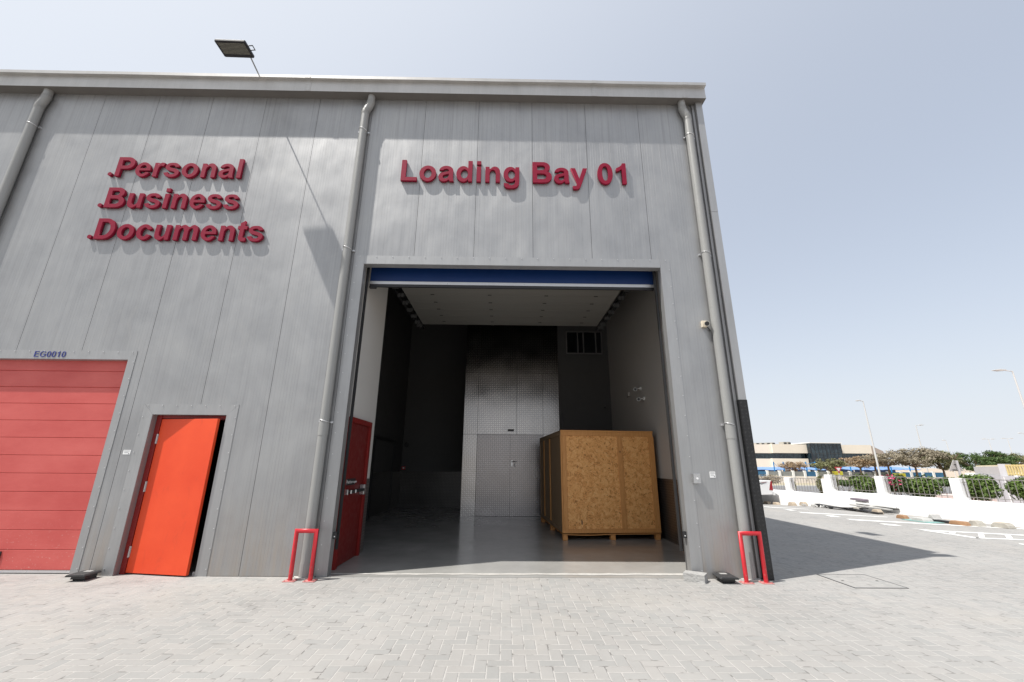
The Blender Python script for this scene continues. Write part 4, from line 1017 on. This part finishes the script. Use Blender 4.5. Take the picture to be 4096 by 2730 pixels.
def tree(x5, y5top, y5bot, hw, Y, n, label, mat, sz, trunk=True, group='trees across the street', lean=0):
    top = P5(x5, y5top, Y=Y); bot = P5(x5, y5bot, Y=Y); side = P5(x5+hw*1.42, y5top, Y=Y)
    rx = abs(side.x-top.x); cz = (top.z+bot.z)/2; rz = (top.z-bot.z)/2
    s = empty('tree', (bot.x, Y, GZ), 0, label, 'tree', group)
    hc = cz-GZ
    mb = MB(); leaves(mb, (0, 0, hc), (rx, rx*.8, rz), int(n*3.0), sz*.78, tree_=True); mb.build('crown', M[mat], s, fix=False)
    mb = MB(); f = max(.3, hc-rz*.9)
    mb.tube([(lean, 0, 0), (lean*.5, .02, f*.5), (0, 0, f)], [.16, .13, .11], 8, False)
    for q in range(11):
        a = 2*PI*q/11+random.uniform(-.3, .3); ra = random.uniform(.45, .85)
        e = (math.cos(a)*rx*ra, math.sin(a)*rx*.8*ra, hc+rz*random.uniform(-.1, .75)); md = (e[0]*.45, e[1]*.45, f+(e[2]-f)*.4)
        mb.tube([(0, 0, f-.05), md, e], [.085, .05, .015], 5, False)
        for w_ in range(2):
            e2 = (e[0]+random.uniform(-.5, .5)*rx*.5, e[1]+random.uniform(-.4, .4)*rx*.5, e[2]+random.uniform(0, .4)*rz)
            mb.tube([md, ((md[0]+e2[0])/2, (md[1]+e2[1])/2, (md[2]+e2[2])/2+.1), e2], [.04, .03, .008], 4, False)
    mb.build('trunk', M['bark'], s)
    return s
tree(540, 385, 468, 72, 66, 700, 'small brownish tree before the blue carport', 'leafbrown', .15)
tree(835, 362, 470, 88, 57, 1400, 'olive brown tree left of the red and white sign', 'leafolive', .15)
tree(1065, 345, 440, 115, 58, 1300, 'bare brown tree in front of the glass fronted office', 'leafbrown', .15)
tree(1285, 318, 430, 120, 56, 1800, 'greyish tree with orange tinges behind the tall lamp post', 'leafgrey', .15)
tree(1500, 276, 440, 165, 55, 3200, 'largest grey dry tree across the street', 'leafgrey', .16)
tree(1720, 296, 460, 110, 54, 2000, 'grey green tree right of the largest grey one', 'leafolive', .16)
tree(2020, 296, 500, 160, 58, 3200, 'dense dark green tree behind the bare triangular sign', 'leafdark', .18)
tree(2190, 330, 470, 90, 62, 1400, 'dark green tree behind the compound wall corner', 'leafdark', .18)
tree(2300, 325, 430, 110, 66, 1400, 'pale grey green tree above the yellow fence', 'leafolive', .15)
tree(1180, 335, 430, 60, 60, 700, 'small brown tree left of the tall lamp post', 'leafbrown', .15)

# ------------------------------------------------ far fence with white pillars and coloured panels
ff = empty('mesh_fence', (20, 60, GZ), 0, 'white pillared fence with blue and grey mesh panels across the street', 'fence')
M['meshblue'] = plain('blue_mesh', (.04, .14, .26), .8, 0, .15, 2); M['meshgrey'] = plain('grey_mesh', (.24, .25, .24), .8, 0, .2, 1.2)
xa, xb = P5(235, 500, Y=60).x-20, P5(1742, 500, Y=60).x-20
MB().box(xa-30, xb, 0, .25, 0, .95).build('fence_base', M['beigelight'], ff)
px_ = [P5(x, 490, Y=60).x-20 for x in (238, 337, 434, 541, 633, 727, 820, 905, 990, 1090, 1187, 1290, 1390, 1470, 1560, 1645, 1732)]
for i, x in enumerate(px_):
    MB().box(x-.16, x+.16, -.05, .28, .5, 1.78).build('pillar', M['white'], ff)
    if i:
        MB().box(px_[i-1]+.162, x-.162, .10, .14, .951, 1.65).build('mesh_panel', M['meshblue'] if i in (1, 5, 12, 14, 15, 16, 13) else M['meshgrey'], ff)
def banner(x0, x1, y0, y1, Y, label):
    a = P5(x0, y1, Y=Y); b = P5(x1, y1, Y=Y); c_ = P5(x0, y0, Y=Y); s = empty('banner', (a.x, Y, a.z), 0, label, 'banner', 'yellow banners on the far fence')
    w, h = b.x-a.x, c_.z-a.z
    MB().box(0, w, 0, .02, 0, h).build('banner_sheet', plain('yellow_sheet', (.72, .68, .06), .7, 0, .06, 1), s)
    mb = MB()
    for q in range(7): mb.box(w*(.08+.12*q), w*(.08+.12*q)+w*.07, -.004, -.001, h*.55, h*(.68+.08*(q % 2)))
    for q in range(6): mb.box(w*(.14+.12*q), w*(.14+.12*q)+w*.06, -.004, -.001, h*.2, h*(.32+.06*(q % 3)))
    mb.build('banner_print', plain('orange_print', (.60, .38, .05), .7), s)
banner(843, 930, 464, 494, 58.5, 'yellow banner behind the red and white sign')
banner(1326, 1427, 480, 512, 58.5, 'yellow banner right of the tall lamp post')

# ------------------------------------------------ carports
M['canopy'] = plain('blue_canopy', (.16, .27, .50), .6, 0, .08, .5); M['bluesteel'] = plain('blue_steel', (.012, .19, .44), .4, 0, .1, 3)
M['shade'] = plain('navy_cladding', (.03, .055, .13), .7, 0, .2, .7)
def carport(x0, x1, masts, label, Y=70):
    a, b = P5(x0, 450, Y=Y), P5(x1, 450, Y=Y); s = empty('carport', (a.x, Y, GZ), 0, label, 'carport', 'blue carports in front of the office')
    w = b.x-a.x; z0 = P5(x0, 451, Y=Y).z-GZ; z1 = P5(x0, 432, Y=Y+5).z-GZ
    mb = MB(); n = 16
    for q in range(n):
        u0, u1 = q/n, (q+1)/n; sg = lambda u: -.10*math.sin(u*PI*3)**2
        vs = [(w*u0, 0, z0+sg(u0)), (w*u1, 0, z0+sg(u1)), (w*u1, 5, z1), (w*u0, 5, z1)]; vs += [(x, y, z+.05) for x, y, z in vs]
        mb.add(vs, [(0, 1, 2, 3), (7, 6, 5, 4), (0, 4, 5, 1), (1, 5, 6, 2), (2, 6, 7, 3), (3, 7, 4, 0)])
    mb.build('canopy', M['canopy'], s)
    MB().box(0, w, 5.2, 5.3, 0, z1-.1).build('back_screen', M['shade'], s)
    for xm in masts:
        p = P5(xm, 470, Y=Y+.1); x = p.x-a.x; h = (P5(xm, 390, Y=Y+.1).z if xm < 800 else P5(xm, 428, Y=Y).z)-GZ
        mb = MB(); mb.tube([(x, -.25, 0), (x, -.25, h)], .095, 8); m_ = mb.build('mast', M['bluesteel'], s)
        if xm < 800:
            sg = 1 if xm < 600 else -1
            mb = MB(); mb.tube([(x, -.22, h-.1), (x+sg*2.2, 2.0, z1+.05)], .03, 5); mb.build('stay_rod', M['bluesteel'], m_)
    return s
carport(150, 590, (383, 460), 'blue carport left of the small brownish tree')
carport(605, 800, (638, 710), 'blue carport right of the small brownish tree')
carport(955, 1195, (982, 1065, 1180), 'blue carport left of the tall lamp post')
carport(1205, 1400, (1300,), 'blue carport right of the tall lamp post')
carport(1405, 1545, (1446,), 'blue carport behind the largest grey tree')
# a parked car glimpsed under the carport
def sedan(x5, y5, Y, label, rz=0, mat='carwhite'):
    p = P5(x5, y5, Y=Y); s = empty('parked_car', (p.x, Y, GZ), rz, label, 'car')
    mb = MB(); mb.prism([(-2.2, .25), (-2.25, .6), (-2.1, .9), (-1.3, .98), (1.2, .95), (2.1, .85), (2.25, .55), (2.2, .25)], -.85, .85); mb.build('body', M[mat], s, bevel=.08)
    mb = MB(); mb.prism([(-1.7, .96), (-1.1, 1.42), (.35, 1.45), (1.25, .94)], -.70, .70); cb_ = mb.build('cabin', M[mat], s, bevel=.08)
    for y in (-.706, .702):
        mb = MB(); mb.prism([(-1.4, 1.0), (-1.0, 1.36), (.3, 1.38), (.95, 1.0)], y, y+.004); mb.build('side_window', M['pane'], cb_)
    for cx in (-1.35, 1.4):
        for y in (-.87, .67):
            mb = MB(); mb.disc((cx, y, .32), (0, 1, 0), .32, .2, 18); mb.build('wheel', M['tyre'], s)
    return s
sedan(655, 490, 63.5, 'white car glimpsed behind the far fence by the blue masts')
# ------------------------------------------------ office building
YB = 112
of = empty('office_building', (P5(640, 430, Y=YB).x, YB, GZ), 0, 'beige office block with a dark glass entrance bay', 'building')
ox = of.location.x
def bx5(name, mat, x0, x1, y0, y1, dy0=0, dy1=18, parent=of, zb=None):
    a, b = P5(x0, y1, Y=YB), P5(x1, y0, Y=YB); xa_, xb_ = P5(x0, y0, Y=YB).x, P5(x1, y0, Y=YB).x
    return MB().box(xa_-ox, xb_-ox, dy0, dy1, (a.z if zb is None else zb)-GZ, b.z-GZ).build(name, mat, parent)
t = NT('office_glass'); v = t.obj(); n = t.noise(t.map(v, sc=(.9, 1, .5)), .6, 2, .5, 2.5); 
M['oglass'] = t.out(t.ramp(n, [(.42, (.012, .020, .028)), (.5, (.035, .06, .075)), (.56, (.012, .022, .03))]), .08, 0, None, .6)
bx5('upper_wall', M['beige'], 368, 640, 253, 320); bx5('upper_wall', M['beige'], 884.5, 1145, 258, 323)
bx5('upper_wall', M['beigelight'], 180, 367, 253, 320, .6)
bx5('window_band', M['oglass'], 180, 642, 321, 364, .9); bx5('window_band', M['oglass'], 894, 1152, 324, 368, .4)
bx5('lower_wall', M['beige'], 372, 655, 365, 470, 0, 18, of, GZ); bx5('lower_wall', M['beigelight'], 180, 371.8, 365, 470, .6, 18, of, GZ); bx5('lower_wall', M['beige'], 900, 1157, 369, 470, 0, 18, of, GZ)
gb = bx5('glass_bay', M['oglass'], 638, 884, 247, 470, -1.2, 17, of, GZ)
a, b = P5(635, 243, Y=YB), P5(887, 247, Y=YB)
MB().box(a.x-ox, b.x-ox, -1.5, 17.5, b.z-GZ+.01, a.z-GZ+.15).build('bay_cap', M['white'], of)
mb = MB(); x0, x1 = a.x-ox+.3, b.x-ox-.3
for q in range(9): x = x0+(x1-x0)*q/8; mb.box(x-.03, x+.03, -1.26, -1.205, 0, P5(700, 250, Y=YB).z-GZ)
for y in (262, 324, 366): z = P5(760, y, Y=YB).z-GZ; mb.box(x0, x1, -1.27, -1.2605, z-.04, z+.04)
mb.build('mullion', M['darkmetal'], gb)
# side wing that recedes with a sign on it
p0, p1 = P5(1145, 258, Y=YB), P5(1246, 290, Y=YB+45)
zt = p0.z-GZ; mb = MB(); e = Vector((p1.x-p0.x, 45, 0)); nrm = Vector((-e.y, e.x, 0)).normalized()*6
q0 = Vector((p0.x-ox+.02, .3, 0)); q1 = q0+e
vs = [q0, q1, q1+nrm, q0+nrm]; vs = [(v.x, v.y, 0) for v in vs]+[(v.x, v.y, zt-.01) for v in vs]
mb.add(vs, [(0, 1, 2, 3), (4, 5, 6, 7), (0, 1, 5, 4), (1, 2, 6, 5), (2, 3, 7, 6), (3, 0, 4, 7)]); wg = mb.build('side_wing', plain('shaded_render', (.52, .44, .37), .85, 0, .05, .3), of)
mb = MB(); el = e.normalized(); on = -nrm.normalized()*.05
def wall_rect(s0, s1, z0, z1):
    a_ = q0+el*s0+on; b_ = q0+el*s1+on; mb.add([(a_.x, a_.y, z0), (b_.x, b_.y, z0), (b_.x, b_.y, z1), (a_.x, a_.y, z1)], [(0, 1, 2, 3)])
wall_rect(13, 17, zt-3.1, zt-1.6); wall_rect(19, 24, zt-3.0, zt-2.2); wall_rect(24.5, 29, zt-3.1, zt-2.5); wall_rect(30, 36, zt-3.0, zt-2.4)
mb.build('wing_sign', M['navy'], wg, fix=False)
for i, (x0, y0, y1) in enumerate(((243, 241, 252), (283, 240, 252), (327, 239, 251), (368, 238, 251), (459, 233, 253), (492, 233, 254))):
    p = P5(x0, 254, Y=YB+4); h = P5(x0, y0, Y=YB+4).z-p.z; s = MB().box(p.x-ox, p.x-ox+P5(x0+22, 254, Y=YB+4).x-p.x, 4, 6, p.z-GZ-.3, p.z-GZ+h).build('roof_unit', M['stonegrey'], of)
    MB().box(p.x-ox+.25, p.x-ox+1.0, 3.97, 3.999, p.z-GZ+.1, p.z-GZ+h*.8).build('fan_grille', M['darkmetal'], s)

# ------------------------------------------------ signs on posts
M['signred'] = plain('sign_red', (.50, .03, .04), .4, 0, .1, 3)
p = P5(907, 430, Y=38); pb = P5(914, 560, Y=38)
s = empty('give_way_sign', (pb.x, 38, GZ), 0, 'red and white give way sign on a post facing the yard', 'road sign')
zt = p.z-GZ; w = (P5(936, 430, Y=38).x-P5(878, 430, Y=38).x)/2; h = w*1.55
mb = MB(); mb.prism([(-w, zt), (0, zt-h*1.08), (w, zt)], -.03, -.01); mb.build('sign_face', M['signred'], s)
mb = MB(); mb.prism([(-w*.58, zt-h*.17), (0, zt-h*.78), (w*.58, zt-h*.17)], -.034, -.0305); mb.build('sign_centre', M['white'], s)
mb = MB(); mb.tube([(0, .03, 0), (0, .03, zt-.1)], .04, 8); mb.build('post', M['alu'], s)
Yq = 15.0; pt = P5(1831, 376, Y=Yq); pbase = P5(1860, 520, Y=Yq)
s = empty('warning_sign', (pbase.x, Yq, GZ), .12, 'bare grey back of a triangular road sign on a thick post', 'road sign')
zt = pt.z-GZ; w = .43; h = (pt.z-P5(1845, 463, Y=Yq).z)
mb = MB(); mb.prism([(-w-.06, zt-h), (w-.06, zt-h), (.03-.06, zt), (-.03-.06, zt)], .07, .085); f_ = mb.build('sign_face', plain('sign_back', (.50, .49, .47), .5, .4, .1, 3), s)
MB().box(-.12, .12, .045, .069, zt-.24, zt-.20).box(-.28, .16, .045, .069, zt-h+.03, zt-h+.07).build('sign_bracket', M['darkmetal'], f_)
mb = MB(); mb.tube([(0, 0, 0), (0, 0, zt-.02)], .055, 12); mb.build('post', M['alu'], s)

# ------------------------------------------------ street lamps
M['polegrey'] = plain('lamp_pole', (.58, .57, .55), .45, .1, .08, 1)
def lamp(xt, yt, Y, arm, r, label, double=False):
    p = P5(xt, yt, Y=Y); s = empty('street_lamp', (p.x, Y, GZ), 0, label, 'street lamp', 'street lamps beyond the wall')
    h = p.z-GZ
    mb = MB(); mb.tube([(0, 0, 0), (0, 0, h)], [r, r*.45], 10); mb.build('pole', M['polegrey'], s)
    for q in ((arm, -arm) if double else (arm,)):
        sg = 1 if q > 0 else -1
        mb = MB(); mb.tube([(0, 0, h-.02), (q*.45, 0, h+.05)], r*.35, 6); mb.build('arm', M['polegrey'], s)
        mb = MB(); mb.prism([(q*.4, h+.02), (q*.7, h-.02), (q, h+.03), (q, h+.07), (q*.7, h+.14), (q*.4, h+.10)], -.16, .16); mb.build('lamp_head', M['polegrey'], s, bevel=.02)
    return s
def cD(x, y): return ((x*1.74076-2900)*1.9674, (y*1.74107-1650)*1.9674)
a = cD(1983, 922); lamp(a[0], a[1], 50, -1.0, .13, 'tall street lamp between the office and the largest grey tree')
a = cD(2326, 853); lamp(a[0], a[1], 26, -1.55, .10, 'nearest street lamp leaning out of the right edge of the photo')
lamp(1500, 103, 62, 1.3, .11, 'thin street lamp rising behind the largest grey tree')
lamp(1738, 222, 95, -.9, .11, 'faint short street lamp behind the grey green tree')
lamp(2072, 212, 95, 1.6, .11, 'faint two armed street lamp above the dark green tree', True)
lamp(2222, 208, 105, -1.6, .11, 'faint street lamp above the dark green tree, right of the two armed one', True)
lamp(2350, 166, 85, -1.2, .11, 'faint street lamp at the right edge above the yellow fence')
lamp(1427, 256, 150, 1.0, .10, 'faintest street lamp showing only its head over the largest grey tree')

# ------------------------------------------------ walled compound on the right
Yc, Yl = 15.5, 23.5
M['cwall'] = plain('compound_wall', (.50, .50, .52), .8, 0, .04, 1)
M['yellow'] = plain('yellow_fence', (.56, .45, .20), .6, 0, .1, 3)
C0 = P5(2222, 500, Y=Yc); C1 = P5(2006, 487, Y=Yl); C2 = P5(2600, 515, Y=12.4)
cp = empty('compound_wall', (C0.x, C0.y, GZ), 0, 'grey compound wall with a yellow paling fence on top at the right', 'wall')
def seg(name, a, b, z0, z1, th, mat, parent):
    d = Vector((b.x-a.x, b.y-a.y, 0)); n_ = Vector((-d.y, d.x, 0)).normalized()*th
    if n_.y < 0: n_ = -n_
    q = [Vector((a.x-C0.x, a.y-C0.y, 0)), Vector((b.x-C0.x, b.y-C0.y, 0))]
    vs = [q[0], q[1], q[1]+n_, q[0]+n_]; vs = [(v.x, v.y, z0) for v in vs]+[(v.x, v.y, z1) for v in vs]
    mb = MB(); mb.add(vs, [(0, 1, 2, 3), (4, 5, 6, 7), (0, 1, 5, 4), (1, 2, 6, 5), (2, 3, 7, 6), (3, 0, 4, 7)]); return mb.build(name, mat, parent)
zw = C0.z-GZ; zf = P5(2222, 407, Y=Yc).z-GZ; zf2 = P5(2006, 420, Y=Yl).z-GZ
seg('wall_face', C1, C0, 0, zw, .25, M['cwall'], cp)
seg('wall_face', C0+Vector((.001, -.001, 0)), C2, 0, zw-.01, .25, M['cwall'], cp)
MB().box(-.16, .16, -.17, .15, 0, zf).build('corner_pillar', M['cwall'], cp)
def pal(a, b, k, zb, zt_, mat):
    mb = MB()
    for q in range(k):
        f_ = (q+.7)/(k+.4); x = a.x+(b.x-a.x)*f_-C0.x; y = a.y+(b.y-a.y)*f_-C0.y+.1
        mb.box(x-.03, x+.03, y-.03, y+.03, zb+.02, zt_)
    for z in (zb+.08, zt_-.08):
        d = Vector((b.x-a.x, b.y-a.y, 0)); p_ = Vector((a.x-C0.x, a.y-C0.y+.1, z)); mb.tube([p_, p_+d], .03, 6)
    return mb.build('paling', mat, cp)
pal(C0, C2, 15, zw, zf-.03, M['yellow'])
pal(C1, C0, 17, zw, zf-.05, plain('pale_paling', (.60, .53, .38), .6, 0, .1, 3))
seg('fence_sheet', C1+Vector((0, .25, 0)), C0+Vector((0, .25, 0)), zw+.01, zf-.12, .03, plain('grey_sheet', (.50, .49, .48), .7, 0, .05, 2), cp)
seg('buttress', P5(2225, 505, Y=Yc-.3), P5(2238, 505, Y=Yc-.3), 0, zw-.05, .2, M['white'], cp)
so = sedan(2318, 500, 19.0, 'white car roof showing above the compound wall', .15)
so.location.z = GZ+.70; sl = so.location
tag(MB().box(sl.x-2.4, sl.x+6, sl.y-1.1, sl.y+4, GZ-.05, GZ+.695).build('compound_ground', M['pinkpave']), kind='structure')
sedan(1960, 462, 75, 'white car parked far off under the dark green tree', .1)

# ================================================================== LIGHT
BGS, HZP, HZA, AUP, AUA, HZ0, HZC = .13, 3.0, .66, 3.0, .80, .29, (.685, .72, .77)
AZ = math.atan2(-4.178, -1.767)      # compass angle from +Y towards +X
EL = math.atan2(8.384, math.hypot(4.178, 1.767))
SUNDIR = Vector((math.sin(AZ)*math.cos(EL), math.cos(AZ)*math.cos(EL), math.sin(EL)))
ld = bpy.data.lights.new('sun', 'SUN'); ld.energy = 5.0; ld.angle = math.radians(.55); ld.color = (1, .965, .91)
lo = bpy.data.objects.new('sun', ld); COL.objects.link(lo); lo.rotation_euler = SUNDIR.to_track_quat('Z', 'Y').to_euler(); lo.location = (-20, -20, 40)
w = bpy.data.worlds.new('World'); SC.world = w; w.use_nodes = True
nt = w.node_tree; bg = nt.nodes['Background']; sky = nt.nodes.new('ShaderNodeTexSky'); sky.sky_type = 'NISHITA'
sky.sun_disc = False; sky.sun_elevation = EL; sky.sun_rotation = AZ; sky.air_density = 1.0; sky.dust_density = 3.0; sky.ozone_density = 1.5; sky.altitude = 0
# dusty Gulf haze: the sky pales towards the horizon and towards the sun
def wm(op, a, b=None, clamp=False):
    n = nt.nodes.new('ShaderNodeMath'); n.operation = op; n.use_clamp = clamp
    for i_, q in ((0, a), (1, b)):
        if isinstance(q, bpy.types.NodeSocket): nt.links.new(q, n.inputs[i_])
        elif q is not None: n.inputs[i_].default_value = q
    return n.outputs[0]
tc = nt.nodes.new('ShaderNodeTexCoord'); sx = nt.nodes.new('ShaderNodeSeparateXYZ'); nt.links.new(tc.outputs['Generated'], sx.inputs[0])
dp = nt.nodes.new('ShaderNodeVectorMath'); dp.operation = 'DOT_PRODUCT'; nt.links.new(tc.outputs['Generated'], dp.inputs[0]); dp.inputs[1].default_value = SUNDIR
el_ = wm('MAXIMUM', sx.outputs[2], 0.0)
hz_ = wm('POWER', wm('SUBTRACT', 1.0, el_), HZP)
au = wm('POWER', wm('MULTIPLY_ADD' if False else 'MULTIPLY', wm('ADD', dp.outputs['Value'], 1.0), .5), AUP)
fac = wm('ADD', wm('MULTIPLY', hz_, HZA), wm('ADD', wm('MULTIPLY', au, AUA), HZ0), clamp=True)
mx = nt.nodes.new('ShaderNodeMix'); mx.data_type = 'RGBA'; nt.links.new(fac, mx.inputs[0]); nt.links.new(sky.outputs[0], mx.inputs[6]); mx.inputs[7].default_value = (HZC[0]/BGS, HZC[1]/BGS, HZC[2]/BGS, 1)
nt.links.new(mx.outputs[2], bg.inputs[0]); bg.inputs[1].default_value = BGS
SC.view_settings.view_transform = 'Standard'; SC.view_settings.look = 'None'; SC.view_settings.gamma = 1; SC.view_settings.exposure = 0.32
SC.render.engine = 'CYCLES'
SC.cycles.max_bounces = 8; SC.cycles.diffuse_bounces = 4; SC.cycles.glossy_bounces = 4
SC.cycles.use_denoising = True
